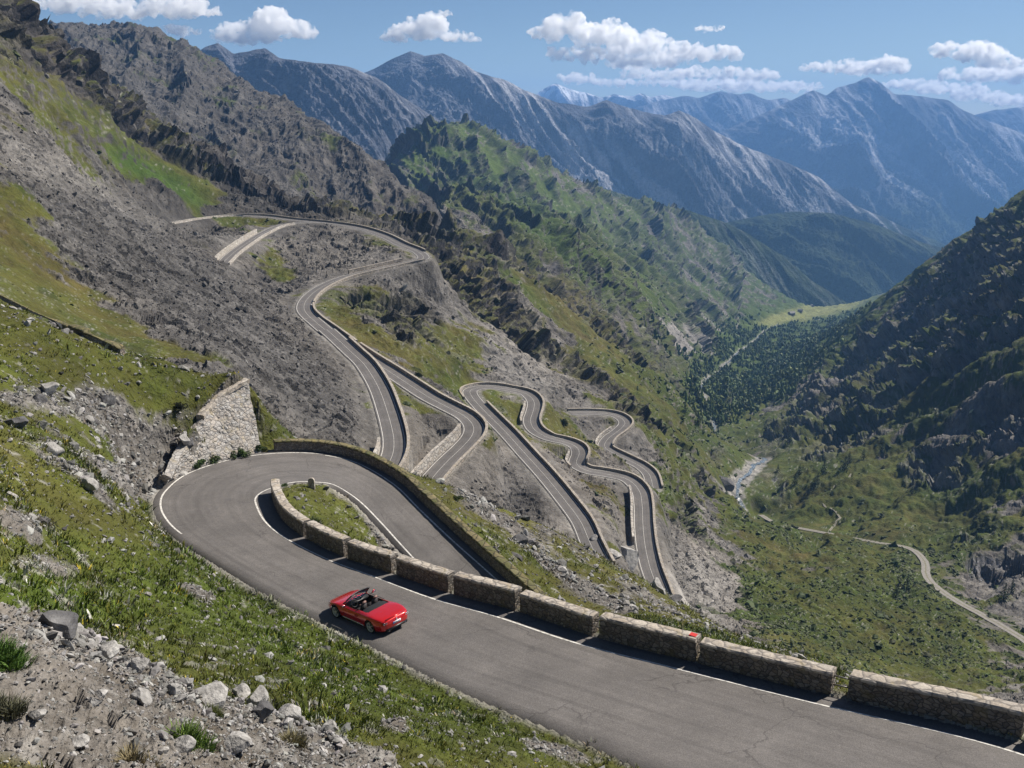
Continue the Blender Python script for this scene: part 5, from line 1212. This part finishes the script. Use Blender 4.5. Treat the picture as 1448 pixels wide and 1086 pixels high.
def shrub(u, v, rp, c_, lab, seed, hgt=.8):
    g = ground_at(u, v)
    if g is None: return
    d = project(g)[2]; s = rp / FPX * d; r_ = np.random.default_rng(seed); n = 900
    cen_ = r_.normal(size=(9, 3)) * np.array([.42, .42, .22]) + np.array([0, 0, .45]); cen_[:, 2] = np.clip(cen_[:, 2], .15, .9)
    w = r_.integers(0, 9, n); dr_ = r_.normal(size=(n, 3)); dr_ /= np.linalg.norm(dr_, axis=1, keepdims=True)
    P = cen_[w] + dr_ * (.36 * r_.uniform(.6, 1.05, (n, 1))); P[:, 2] = np.maximum(P[:, 2], .02); P = P * s * np.array([1, 1, hgt])
    V, F_, C = leaf_cloud(P, dr_, s * .075, np.float32(c_)[None] * r_.uniform(.5, 1.6, (n, 1)) * (1 + .3 * np.sin(w * 2.3))[:, None], seed)
    root = empty('shrub', tuple(g)); tag(root, lab, 'shrub', 'shrubs beside the road and on the slopes')
    np_mesh('foliage', V, F_, MAT['leaves'], root, False, {'albedo': (C, 'FLOAT_COLOR')})
    bm = bmesh.new()
    for q_ in range(5):
        a_ = q_ * 1.3; A = Vector((0, 0, -.05 * s)); B = Vector((math.cos(a_) * .35 * s, math.sin(a_) * .35 * s, .5 * s * hgt)); dd = B - A
        bmesh.ops.create_cone(bm, cap_ends=True, segments=6, radius1=.03 * s, radius2=.012 * s, depth=dd.length, matrix=Matrix.Translation((A + B) / 2) @ dd.to_track_quat('Z', 'Y').to_matrix().to_4x4())
    bm_obj('stem', bm, MAT['bark'], root)
for q_, a_ in enumerate([(280,664,14,(.045,.075,.020),'low green bush at the left end of the row under the retaining wall'),(303,656,14,(.050,.080,.022),'rounded green bush, second of the row under the retaining wall'),
  (324,651,9,(.050,.075,.020),'smallest bush of the row under the retaining wall'),(342,647,14,(.042,.070,.018),'wide low bush under the right part of the retaining wall'),(366,642,12,(.045,.07,.02),'bush at the corner where the retaining wall meets the mossy wall'),
  (256,584,13,(.032,.036,.016),'dark round bush above the left part of the retaining wall'),(402,688,5,(.06,.10,.025),'tiny green bush at the left tip of the grass island'),(646,708,7,(.05,.075,.02),'small round green bush on the crest of the bank before the grey scree'),
  (590,533,8,(.028,.040,.016),'dark bush on the grass strip above the right fork of the road'),(634,566,5,(.03,.045,.016),'tiny dark bush where the grass strip narrows to the pointed bend'),(795,602,11,(.028,.042,.016),'dark bushy growth between the wriggling road and the lowest bend')]):
    shrub(*a_, seed=300 + q_)
# ------------------------------------------------------------------ conifers
def conifer_mesh(seed, n=420, layers=13):
    r_ = np.random.default_rng(seed); P, Nn, S = [], [], []
    for L in range(layers):
        z0 = .12 + .86 * L / (layers - 1); rad = (.24 * (1 - z0) ** .8 + .012) * r_.uniform(.75, 1.2); k_ = max(4, int(n / layers * (1.2 - .7 * z0)))
        for _ in range(k_):
            a_ = r_.uniform(0, 6.283); t_ = r_.uniform(.25, 1.0) ** .6; q = rad * t_ * (1 + .25 * math.sin(a_ * 3 + L * 1.7))
            P.append((math.cos(a_) * q, math.sin(a_) * q, z0 - .05 * t_ + r_.normal() * .012)); Nn.append((math.cos(a_), math.sin(a_), .6)); S.append(.034 * (1.15 - .6 * z0))
    P, Nn = np.array(P), np.array(Nn)
    C = np.float32([.028, .045, .016])[None] * r_.uniform(.5, 1.7, (len(P), 1))
    return leaf_cloud(P, Nn, np.array(S), C, seed)
CON = []
for q_ in range(3):
    V, F_, C = conifer_mesh(40 + q_)
    t = empty('conifer_tree'); cr = np_mesh('crown', V, F_, MAT['leaves'], t, False, {'albedo': (C, 'FLOAT_COLOR')})
    bm = bmesh.new(); bmesh.ops.create_cone(bm, cap_ends=True, segments=8, radius1=.022, radius2=.004, depth=1.0, matrix=Matrix.Translation((0, 0, .45))); bm_obj('trunk', bm, MAT['bark'], t)
    CON.append(t)
TREES = [(1166,672,20,'slim conifer left of the pale footpath, tallest of its trio'),(1153,692,16,'bushy conifer standing lowest left of the footpath'),(1126,686,15,'conifer at the left rim of the shaded green terrace'),(1131,672,14,'thin conifer just behind the one at the left rim of the terrace'),
 (1196,668,18,'dark conifer just above the upper end of the pale footpath'),(1203,655,15,'slim conifer behind the dark one above the footpath'),(1158,686,13,'short conifer between the bushy one and the footpath'),(1222,650,14,'lone conifer right of the dark pair above the footpath'),
 (1247,642,13,'conifer on the terrace below the dark rock band'),(1327,596,16,'conifer on the green ledge left of the big dark crag'),(1361,580,12,'small conifer on top of the ledge beside the big dark crag'),(1305,486,13,'conifer on the lit ledge high on the shaded flank'),(1222,520,12,'conifer on the lit ledge in the middle of the shaded flank'),
 (1119,632,12,'yellowish conifer above the stream bend on the right bank'),(1085,610,10,'small conifer at the foot of the shaded flank near the stream'),(1282,838,24,'dark broad conifer below the gravel track bend'),(1268,846,18,'shorter conifer touching the broad one below the track bend'),(1418,850,24,'dark conifer right of the gravel track at the right edge'),(1430,838,18,'conifer behind the dark one at the right edge'),
 (962,640,9,'small conifer on the steep turf right of the lowest bend'),(930,655,8,'little conifer close to the parapet of the lowest bend'),(985,600,12,'conifer at the lower edge of the valley wood'),(968,585,11,'conifer standing on the slope left of the stream'),(1375,735,11,'small conifer on the green terrace at the right'),(1290,700,11,'small conifer in the middle of the green terrace'),(1100,668,10,'stunted conifer over the dark crag by the dry stream')]
used = set()
for q_, (u, v, hp, lab) in enumerate(TREES):
    g = ground_at(u, v)
    if g is None: continue
    d = project(g)[2]; h = hp * 1.25 / FPX * d; t = CON[q_ % 3]
    if q_ % 3 in used or True: t = t if (q_ < 3) else copy_tree(t)
    t.location = tuple(g - np.array([0, 0, .04 * h])); w_ = h * (1.0 + .35 * ((q_ * 29) % 10) / 10); t.scale = (w_, w_, h); t.rotation_euler = (0, 0, q_ * 1.7)
    tag(t, lab, 'conifer', 'conifers on the shaded flank and by the track')
i, j, r_ = pick(SCRUB[0], SCRUB[1], 21)
sc = np.clip(RNG[i, j] / FPX * np.exp(r_.normal(.75, .5, len(i))), .25, 3.2)
cc = np.float32([.034, .050, .016])[None] * np.exp(r_.normal(0, .35, (len(i), 1))) + np.float32([.015, .008, 0])[None] * r_.random((len(i), 1))
ST = []
for q_ in range(5):
    V, f = boulder_mesh(950 + q_, 2, .55); V = V * (1 + .22 * np.random.default_rng(q_).normal(size=(len(V), 1))); ST.append((V, np.array(f)))
tag(scatter_mesh('scrub', PT[i, j], sc, cc, ST, MAT['leaves'], 22), 'low dark green alpine scrub on the valley slopes', kind='stuff')
# the valley wood: reads as one mass
wood = patches([(1090,500,80,46,-25,1.2,2),(1030,470,50,20,-10,1.0,2),(1010,545,30,50,10,.9,2),(1150,470,70,22,-25,1.1,2),(1190,445,40,9,-20,1.0,2),(960,500,60,14,38,.6,2),(930,560,50,20,40,.5,2),(985,590,26,30,20,.9,2),(900,520,40,10,38,.3,2),(1060,570,50,22,-30,.6,2),(1110,540,70,20,-30,.7,2)])
wood = np.clip(np.clip(wood, 0, 1.2) * np.clip(.55 + 1.5 * n_b + .9 * n_c, 0, 1.1) - np.clip(mead, 0, 1) * 3 - rbed * 4 - .06, 0, 1) * (RNG > 650) * sstep(.62, .45, steep)
i, j, r_ = pick(wood * inview, 9000, 9)
TV = []
for q_ in range(4):
    a_ = np.linspace(0, 6.283, 7)[:-1]; V = []; F_ = []
    for L, (zb, rb, zt) in enumerate(((.06, .24, .5), (.3, .18, .75), (.55, .12, 1.0))):
        b0 = len(V); rr = np.random.default_rng(q_ * 7 + L)
        for x_ in a_: q = rb * rr.uniform(.7, 1.25); V.append((math.cos(x_ + L) * q, math.sin(x_ + L) * q, zb + rr.uniform(-.04, .04)))
        V.append((0, 0, zt)); F_ += [[b0 + m_, b0 + (m_ + 1) % 6, b0 + 6] for m_ in range(6)]
    TV.append((np.array(V), np.array(F_)))
for q_ in range(8):
    V, f = boulder_mesh(900 + q_, 1, 1.0); V = V * np.array([.36, .36, .5]) * (1 + .25 * np.random.default_rng(q_).normal(size=(len(V), 1))) + np.array([0, 0, .45]); TV.append((V, np.array(f)))
hts = r_.uniform(3.5, 10.0, len(i)) * (1 + .3 * n_c[i, j])
cc = np.float32([.060, .085, .028])[None] * r_.uniform(.5, 1.7, (len(i), 1)) * (1 + .5 * n_b[i, j])[:, None] + np.float32([.035, .030, 0])[None] * (r_.random((len(i), 1)) < .30)
fo = scatter_mesh('valley_wood', PT[i, j], hts, cc, TV, MAT['leaves'], 10); tag(fo, 'dark conifer wood filling the valley bottom', kind='stuff')
# barns by the valley meadow
MAT['barn_wall'] = plain('barn_timber', (0.16, 0.12, 0.085), 0.9, 0.1); MAT['barn_roof'] = plain('barn_roof', (0.20, 0.185, 0.175), 0.8, 0.2)
for q_, (u, v, s, lab) in enumerate([(1119,445,1.0,'largest grey barn at the near end of the valley meadow'),(1148,434,.8,'small barn at the upper edge of the valley meadow'),(1131,441,.7,'little hut between the two barns of the valley meadow')]):
    g = ground_at(u, v)
    if g is None: continue
    t = empty('barn', tuple(g), .5 + q_); tag(t, lab, 'barn', 'barns by the valley meadow'); L_, W_, H_ = 16 * s, 10 * s, 5 * s
    V = [(-L_/2,-W_/2,-2),(L_/2,-W_/2,-2),(L_/2,W_/2,-2),(-L_/2,W_/2,-2),(-L_/2,-W_/2,H_),(L_/2,-W_/2,H_),(L_/2,W_/2,H_),(-L_/2,W_/2,H_),(-L_/2,0,H_+W_*.34),(L_/2,0,H_+W_*.34)]
    np_mesh('wall', V, [[0,1,5,4],[1,2,6,9,5],[2,3,7,6],[3,0,4,8,7]], MAT['barn_wall'], t, False)
    e_ = .8; V = [(-L_/2-e_,-W_/2-e_,H_-.3),(L_/2+e_,-W_/2-e_,H_-.3),(L_/2+e_,0,H_+W_*.34+.25),(-L_/2-e_,0,H_+W_*.34+.25),(L_/2+e_,W_/2+e_,H_-.3),(-L_/2-e_,W_/2+e_,H_-.3)]
    V += [(a_[0], a_[1], a_[2] - .3) for a_ in V]
    np_mesh('roof', V, [[0,1,2,3],[3,2,4,5],[6,9,8,7],[9,11,10,8],[0,6,7,1],[5,4,10,11],[0,3,9,6],[3,5,11,9],[1,7,8,2],[2,8,10,4]], MAT['barn_roof'], t, False)
# ------------------------------------------------------------------ the ranges beyond the pass
k = NT('far_rock'); a = k.attr('albedo').outputs[0]; n1 = k.noise(0.02, 6, 0.65)
n2 = k.noise(0.075, 5, 0.7)
c = k.mix(0.5, a, k.ramp(n1, [(0.3, 0.25), (0.5, 0.5), (0.7, 0.75)]), 'OVERLAY'); c = k.mix(0.6, c, k.ramp(n2, [(0.32, 0.2), (0.5, 0.5), (0.68, 0.8)]), 'OVERLAY')
MAT['far_rock'] = k.base(c, 0.95, 0.1, None, k.bump(n2, 0.7, 9.0, k.bump(n1, 0.7, 26.0)))
def mountain_range(label, sky, dist, front, back, slope, fall, lam_, amp, seed, forest_z, floor=-1e9, snow=None, res=1.7, streak=1.0, forest=(0.022, 0.036, 0.016), rows=230, hazed_rockc=((0.055, 0.060, 0.078), (0.185, 0.190, 0.215)), jag=1.0):  # default rock colour is bluish: some of the air's haze is painted in
    sky = np.array(sky, float); uu = np.arange(sky[0, 0], sky[-1, 0] + res, res)
    vs = np.interp(uu, sky[:, 0], sky[:, 1]); dd = np.interp(np.arange(len(uu)), np.linspace(0, len(uu) - 1, len(dist)), dist)
    k_ = np.array([1, 2, 3, 2, 1.]) / 9; vs = np.convolve(np.pad(vs, 2, mode='edge'), k_, 'valid')
    vs = vs + jag * 2.6 * fbm(uu / 30, seed * 3.1, 0.5, 4)
    P = np.array([at_depth(u, v, d) for u, v, d in zip(uu, vs, dd)])
    a = P[:, 0] / P[:, 1]; yr = P[:, 1]; zr = P[:, 2]
    tt = np.concatenate([np.linspace(0, 1, rows) ** 0.8 * 1.0, 1 + np.linspace(0, 1, 26)[1:]])        # 0 foot .. 1 ridge .. 2 back
    Y = np.where(tt[:, None] <= 1, yr[None] * (front + (1 - front) * tt[:, None]), yr[None] * (1 + back * (tt[:, None] - 1)))
    X = a[None] * Y
    down = np.abs(yr[None] - Y)
    w = sstep(0.0, 0.16, np.abs(1 - np.minimum(tt, 1)))[:, None] * (tt[:, None] <= 1)
    cx, sx = math.cos(R(fall)), math.sin(R(fall))
    s = X * cx + Y * sx; t = -X * sx + Y * cx
    wob = fbm(X / (lam_ * 3.0), Y / (lam_ * 3.0), seed, 3) * lam_ * 0.8
    rd = ridged((t + wob) / lam_, s / (lam_ * 11.0), seed * 1.7, 5, gain=0.42)
    rd2 = ridged((t + wob * 0.7) / (lam_ * 0.26), s / (lam_ * 1.5), seed * 2.3, 6, gain=0.55)
    fb = fbm(X / (lam_ * 1.4), Y / (lam_ * 1.4), seed, 5)
    prof = down * slope * (1 - 0.22 * np.clip(down / (yr[None] * (1 - front)), 0, 1))
    Z = zr[None] - prof + w * ((rd - 0.42) * amp + (rd2 - 0.45) * amp * 0.13 + fb * amp * 0.28)
    Z += (rd2 - 0.45) * amp * 0.16 * (1 - w) * np.clip(np.abs(1 - tt[:, None]) * 30, 0, 1)
    # nothing in front may rise above the surveyed skyline
    q = Z / Y; lim = (zr / yr)[None] - 0.0015 * np.clip(np.abs(1 - tt[:, None]) * 40, 0, 1)
    Z = np.where(q > lim, lim * Y - (q - lim) * Y * 0.25, Z)
    flat = sstep(floor + 90, floor + 5, Z) if floor > -1e8 else np.zeros_like(Z)
    Z = np.maximum(Z, floor + 12 * fb)
    n1_ = fbm(t / (lam_ * 0.10), s / (lam_ * 1.4), seed + 3, 4); n2_ = fbm(X / (lam_ * 0.22), Y / (lam_ * 0.22), Z / (lam_ * 0.22), 4)
    alb = mixc(np.float32(hazed_rockc[0])[None, None], np.float32(hazed_rockc[1]), np.clip(0.35 + 0.7 * n2_ + 0.3 * n1_, 0, 1))
    gul = sstep(0.52, 0.24, rd) * sstep(-0.12, 0.22, n1_ + 0.3 * n2_)
    alb = mixc(alb, np.float32((0.36, 0.36, 0.38)), np.clip(gul * streak, 0, 0.9))
    gf = sstep(forest_z + 130, forest_z - 130, Z + 220 * fb + 130 * n1_)
    fo = mixc(np.float32(forest)[None, None], np.float32((0.060, 0.080, 0.030)), np.clip(0.2 + 1.1 * n2_ + 0.3 * n1_, 0, 1))
    alb = mixc(alb, fo, gf * (1 - 0.7 * np.clip(gul * streak, 0, 1)))
    alb = mixc(alb, np.float32((0.15, 0.17, 0.07)), flat)
    strip = sstep(0.05, 0.0, np.abs(fbm(X / 900, Y / 900, seed + 9, 2))) * flat
    alb = mixc(alb, np.float32((0.45, 0.43, 0.40)), strip * 0.8)
    if snow:
        sv = sstep(snow[0], snow[0] + 160, Z) * sstep(snow[1], snow[1] + 0.12, n1_ * 0.6 + n2_ * 0.6 + 0.4 * (0.5 - rd))
        alb = mixc(alb, np.float32((0.80, 0.82, 0.84)), sv)
    alb = np.clip(alb, 0.01, 0.85)
    # trees and blocks roughen the surface
    Z = Z + fbm(X / (lam_ * 0.05), Y / (lam_ * 0.05), 0.3, 2) * amp * 0.05 * w
    V = np.stack([X, Y, Z], -1).reshape(-1, 3)
    o = np_mesh('mountain_range', V, grid_faces(*X.shape), MAT['far_rock'], smooth=False, attrs={'albedo': (np.concatenate([alb, np.ones_like(alb[..., :1])], -1).reshape(-1, 4), 'FLOAT_COLOR')})
    return tag(o, label, None, None, 'structure')
mountain_range('grey scree range behind the green ridge', [(200,130),(250,90),(290,66),(308,61),(330,77),(352,72),(375,67),(395,82),(430,87),(470,91),(500,97),(530,108),(560,130),(590,150),(640,182),(690,200),(730,214),(780,240),(850,280),(900,310)],
               [2700, 2750, 3000, 3400], 0.62, 0.25, 0.62, -42, 300, 230, 1.3, -420, res=1.3, streak=1.5)
mountain_range('big blue-grey range with a triple summit', [(440,150),(480,112),(520,101),(545,88),(565,80),(580,72),(600,80),(626,75),(650,86),(672,100),(700,110),(720,116),(740,127),(790,146),(830,151),(858,142),(885,152),(940,164),(960,156),(985,168),(1010,185),(1060,210),(1100,225),(1160,252),(1200,285),(1250,308),(1300,330),(1340,347),(1400,380)],
               [4300, 4300, 4700, 5100, 5200], 0.60, 0.25, 0.60, -40, 470, 400, 4.1, -560, res=1.3, streak=1.15)
mountain_range('dark wooded ridge closing the near valley', [(800,262),(860,268),(900,281),(966,296),(1020,312),(1060,332),(1110,364),(1150,398),(1200,430),(1260,470)],
               [2500, 2900, 3000], 0.72, 0.25, 0.60, -30, 190, 130, 7.7, 300, res=1.3, streak=0.4, jag=0.7)
mountain_range('wooded spur in front of the big peak', [(960,335),(1000,322),(1040,312),(1090,302),(1130,299),(1180,302),(1240,318),(1300,341),(1340,353),(1400,380),(1460,410)],
               [3700, 3900, 4100], 0.74, 0.25, 0.55, -25, 250, 170, 9.2, 300, res=1.3, streak=0.3, jag=0.6)
mountain_range('broad blue peak with small snow patches', [(940,240),(1000,200),(1035,180),(1070,164),(1110,146),(1140,131),(1150,127),(1168,136),(1185,123),(1205,118),(1228,108),(1245,117),(1265,133),(1300,136),(1340,141),(1365,158),(1400,172),(1448,190),(1520,205)],
               [7600, 8000, 8200], 0.62, 0.25, 0.56, -62, 700, 520, 2.2, -560, floor=-1010, snow=(190, 0.34), res=1.3, streak=1.2)
mountain_range('pale hazy range on the horizon', [(860,175),(900,151),(940,142),(965,135),(990,138),(1018,128),(1045,134),(1060,131),(1085,142),(1110,138),(1140,152),(1240,160),(1340,168),(1380,163),(1410,155),(1448,150),(1520,150)],
               [9300, 9500, 9700], 0.75, 0.12, 0.5, -70, 800, 420, 5.5, -700, snow=(250, 0.36), res=2)
mountain_range('snowy summits on the horizon', [(700,175),(740,148),(765,128),(785,117),(805,126),(830,132),(850,138),(868,132),(895,136),(905,131),(920,137),(940,134),(970,141),(1000,150)],
               [10300, 10300], 0.82, 0.08, 0.5, -70, 700, 380, 6.4, -900, snow=(150, -0.06), res=1.5)
# ------------------------------------------------------------------ clouds: closed bodies of scattering droplets, behind and above the haze
kc = bpy.data.materials.new('cloud_droplets'); kc.use_nodes = True
_t = kc.node_tree; _t.nodes.remove(_t.nodes['Principled BSDF'])
_pv = _t.nodes.new('ShaderNodeVolumePrincipled'); _pv.inputs['Color'].default_value = (1, 1, 1, 1); _pv.inputs['Density'].default_value = 0.011; _pv.inputs['Anisotropy'].default_value = 0.4
_tc = _t.nodes.new('ShaderNodeTexCoord'); _nz = _t.nodes.new('ShaderNodeTexNoise'); _nz.inputs['Scale'].default_value = 1 / 170.0; _nz.inputs['Detail'].default_value = 5.0; _nz.inputs['Roughness'].default_value = 0.62
_t.links.new(_tc.outputs['Object'], _nz.inputs['Vector'])
_mr = _t.nodes.new('ShaderNodeMapRange'); _mr.inputs['From Min'].default_value = 0.43; _mr.inputs['From Max'].default_value = 0.60; _mr.inputs['To Min'].default_value = 0.0; _mr.inputs['To Max'].default_value = 0.018
_t.links.new(_nz.outputs[0], _mr.inputs['Value']); _t.links.new(_mr.outputs[0], _pv.inputs['Density'])
_t.links.new(_pv.outputs[0], _t.nodes['Material Output'].inputs['Volume'])
MAT['cloud'] = kc
def cloud(label, lumps, D, seed):
    rg_ = random.Random(seed); px = D / FPX
    bm = bmesh.new(); base = max(v + rv * 0.55 for u, v, ru, rv in lumps)
    for (u, v, ru, rv) in lumps:
        c = at_depth(u, v, D); zb = at_depth(u, v + rv * 0.75, D)[2]
        n = int(20 + 40 * ru / rv / 3)
        for i in range(n):
            aa = rg_.uniform(0, 6.283); rr = math.sqrt(rg_.random()); hh = rg_.uniform(-0.7, 1) 
            fall_ = math.sqrt(max(0, 1 - rr * rr * 0.8))
            X = c[0] + math.cos(aa) * rr * ru * px; Yy = c[1] + math.sin(aa) * rr * max(ru * 0.5, rv) * px
            Zz = c[2] + hh * rv * 0.75 * fall_ * px
            r_ = rv * px * rg_.uniform(0.26, 0.60) * (0.55 + 0.45 * fall_)
            Zz = max(Zz, zb + r_ * 0.55)
            bmesh.ops.create_icosphere(bm, subdivisions=2, radius=r_, matrix=Matrix.Translation((X, Yy, Zz)) @ Matrix.Diagonal((1.25, 1.25, 0.9, 1)))
    me = bpy.data.meshes.new('cloud'); bm.to_mesh(me); bm.free()
    tmp = bpy.data.objects.new('cloud_body', me); COL.objects.link(tmp)
    md = tmp.modifiers.new('r', 'REMESH'); md.mode = 'VOXEL'; md.voxel_size = 2.0 * px
    dg = bpy.context.evaluated_depsgraph_get(); me2 = bpy.data.meshes.new_from_object(tmp.evaluated_get(dg))
    bpy.data.objects.remove(tmp); bpy.data.meshes.remove(me)
    n = len(me2.vertices); P = np.empty(n * 3, np.float32); me2.vertices.foreach_get('co', P); P = P.reshape(-1, 3)
    N = np.empty(n * 3, np.float32); me2.vertices.foreach_get('normal', N); N = N.reshape(-1, 3)
    q = P / (px * 9) + seed
    bil = np.abs(perlin(q[:, 0], q[:, 1], q[:, 2])) * 1.0 + np.abs(perlin(q[:, 0] * 2.1, q[:, 1] * 2.1, q[:, 2] * 2.1)) * 0.5 + np.abs(perlin(q[:, 0] * 4.3, q[:, 1] * 4.3, q[:, 2] * 4.3)) * 0.25
    P = P + N * ((bil - 0.45) * px * 5.0)[:, None]
    me2.vertices.foreach_set('co', P.ravel()); me2.update(); me2.name = 'cloud'
    bm = bmesh.new(); bm.from_mesh(me2); bm.verts.ensure_lookup_table(); seen = np.zeros(n, bool); comps = []
    for v0 in bm.verts:                                      # only the main body stays: no stray droplets
        if seen[v0.index]: continue
        stack = [v0]; seen[v0.index] = True; comp = []
        while stack:
            q_ = stack.pop(); comp.append(q_)
            for e_ in q_.link_edges:
                o_ = e_.other_vert(q_)
                if not seen[o_.index]: seen[o_.index] = True; stack.append(o_)
        comps.append(comp)
    comps.sort(key=len)
    for c_ in comps[:-1]: bmesh.ops.delete(bm, geom=c_, context='VERTS')
    bm.to_mesh(me2); bm.free()
    me2.materials.clear(); me2.materials.append(MAT['cloud'])
    o = bpy.data.objects.new('cloud', me2); COL.objects.link(o)
    return tag(o, label, 'cloud', 'cumulus clouds over the range')
CD = 17500
cloud('puffy white cumulus above the dark summit ridge at upper left', [(335,48,34,16),(378,34,34,24),(415,42,30,16),(350,56,50,10),(436,50,16,7)], CD, 1)
cloud('long cloud bank cut by the dark ridge in the top left corner', [(60,8,70,14),(130,4,60,14),(180,16,70,14),(235,12,60,18),(285,16,30,10)], CD, 2)
cloud('small cloud low beside the flat dark ridge', [(262,46,20,9),(240,42,20,8)], CD, 3)
cloud('lone cumulus over the triple summit', [(600,40,34,19),(575,52,38,10),(640,52,30,9),(565,42,16,7),(672,56,10,5)], CD, 4)
cloud('tiny round puff above the lone cumulus', [(630,20,10,6)], CD, 5)
cloud('largest heaped cloud bank in the middle of the sky', [(798,42,34,22),(765,46,18,10),(850,50,44,22),(900,60,50,20),(960,76,60,16),(1010,76,40,12),(830,76,80,12),(900,88,80,12),(1040,82,12,6)], CD, 6)
cloud('flat streak of cloud below the heaped bank', [(930,106,60,9),(1010,104,60,11),(1070,108,40,10),(860,96,60,7)], CD + 900, 7)
cloud('thin little wisp high above the heaped bank', [(1003,41,24,5)], CD, 8)
cloud('elongated cumulus above the broad blue peak', [(1160,95,30,8),(1205,94,40,11),(1255,94,32,15),(1228,102,60,6)], CD, 9)
cloud('high cumulus at the right edge of the sky', [(1340,72,26,12),(1382,74,40,18),(1415,88,32,12)], CD, 10)
cloud('grey based bank beneath the high cumulus at right', [(1370,106,40,13),(1420,108,50,13),(1470,104,40,16)], CD + 900, 11)
cloud('pale bank hugging the right shoulder of the broad peak', [(1290,120,40,10),(1340,126,60,10),(1400,140,60,12),(1450,146,40,12)], CD + 2500, 12)
cloud('pale bank low over the snowy summits', [(1000,120,50,11),(1060,122,60,12),(1130,124,40,10),(940,118,40,8)], CD + 2500, 13)
cloud('faint low cloud left of the snowy peak', [(765,122,22,9),(820,112,30,9),(870,118,30,8)], CD + 2500, 14)
# ------------------------------------------------------------------ the air itself
hz = bpy.data.materials.new('valley_air'); hz.use_nodes = True
_t = hz.node_tree; _t.nodes.remove(_t.nodes['Principled BSDF'])
_pv = _t.nodes.new('ShaderNodeVolumePrincipled'); _pv.inputs['Color'].default_value = (0.25, 0.52, 1.0, 1); _pv.inputs['Density'].default_value = 8.8e-5; _pv.inputs['Anisotropy'].default_value = 0.0
_t.links.new(_pv.outputs[0], _t.nodes['Material Output'].inputs['Volume'])
bm = bmesh.new(); bmesh.ops.create_cube(bm, size=1.0)
zlo, zhi = -3200.0, 440.0
for v in bm.verts: v.co = Vector((v.co.x * 30000, 5700 + v.co.y * 12400, (zlo + zhi) / 2 + v.co.z * (zhi - zlo)))
tag(bm_obj('haze', bm, hz), kind='stuff')
SC.cycles.volume_bounces = 20; SC.cycles.max_bounces = 20; SC.cycles.diffuse_bounces = 3; SC.cycles.glossy_bounces = 3; SC.cycles.transparent_max_bounces = 8
# ------------------------------------------------------------------ sky, sun, camera
SUN_AZ, SUN_EL = R(58), R(45)
w = bpy.data.worlds.new('World'); SC.world = w; w.use_nodes = True
bg = w.node_tree.nodes['Background']; sky = w.node_tree.nodes.new('ShaderNodeTexSky')
sky.sky_type = 'NISHITA'; sky.sun_disc = False; sky.sun_elevation = SUN_EL; sky.sun_rotation = SUN_AZ; sky.altitude = 2500; sky.air_density = 1.0; sky.dust_density = 1.2; sky.ozone_density = 3.0
w.node_tree.links.new(sky.outputs[0], bg.inputs[0]); bg.inputs[1].default_value = 0.052
sl = bpy.data.lights.new('sun', 'SUN'); so = link(bpy.data.objects.new('sun', sl)); sl.energy = 5.0; sl.angle = R(0.5); sl.color = (1.0, 0.93, 0.83)
so.rotation_euler = Vector((math.sin(SUN_AZ) * math.cos(SUN_EL), math.cos(SUN_AZ) * math.cos(SUN_EL), math.sin(SUN_EL))).to_track_quat('Z', 'Y').to_euler()
cam = bpy.data.cameras.new('camera'); co = link(bpy.data.objects.new('camera', cam)); cam.sensor_width = 36; cam.lens = FPX / 1448 * 36
co.rotation_euler = (math.pi / 2 - PITCH, 0, 0); cam.clip_end = 3e5; cam.clip_start = 0.5; SC.camera = co
SC.view_settings.view_transform = 'Standard'; SC.view_settings.look = 'None'; SC.view_settings.gamma = 1.0; SC.view_settings.exposure = 0.64
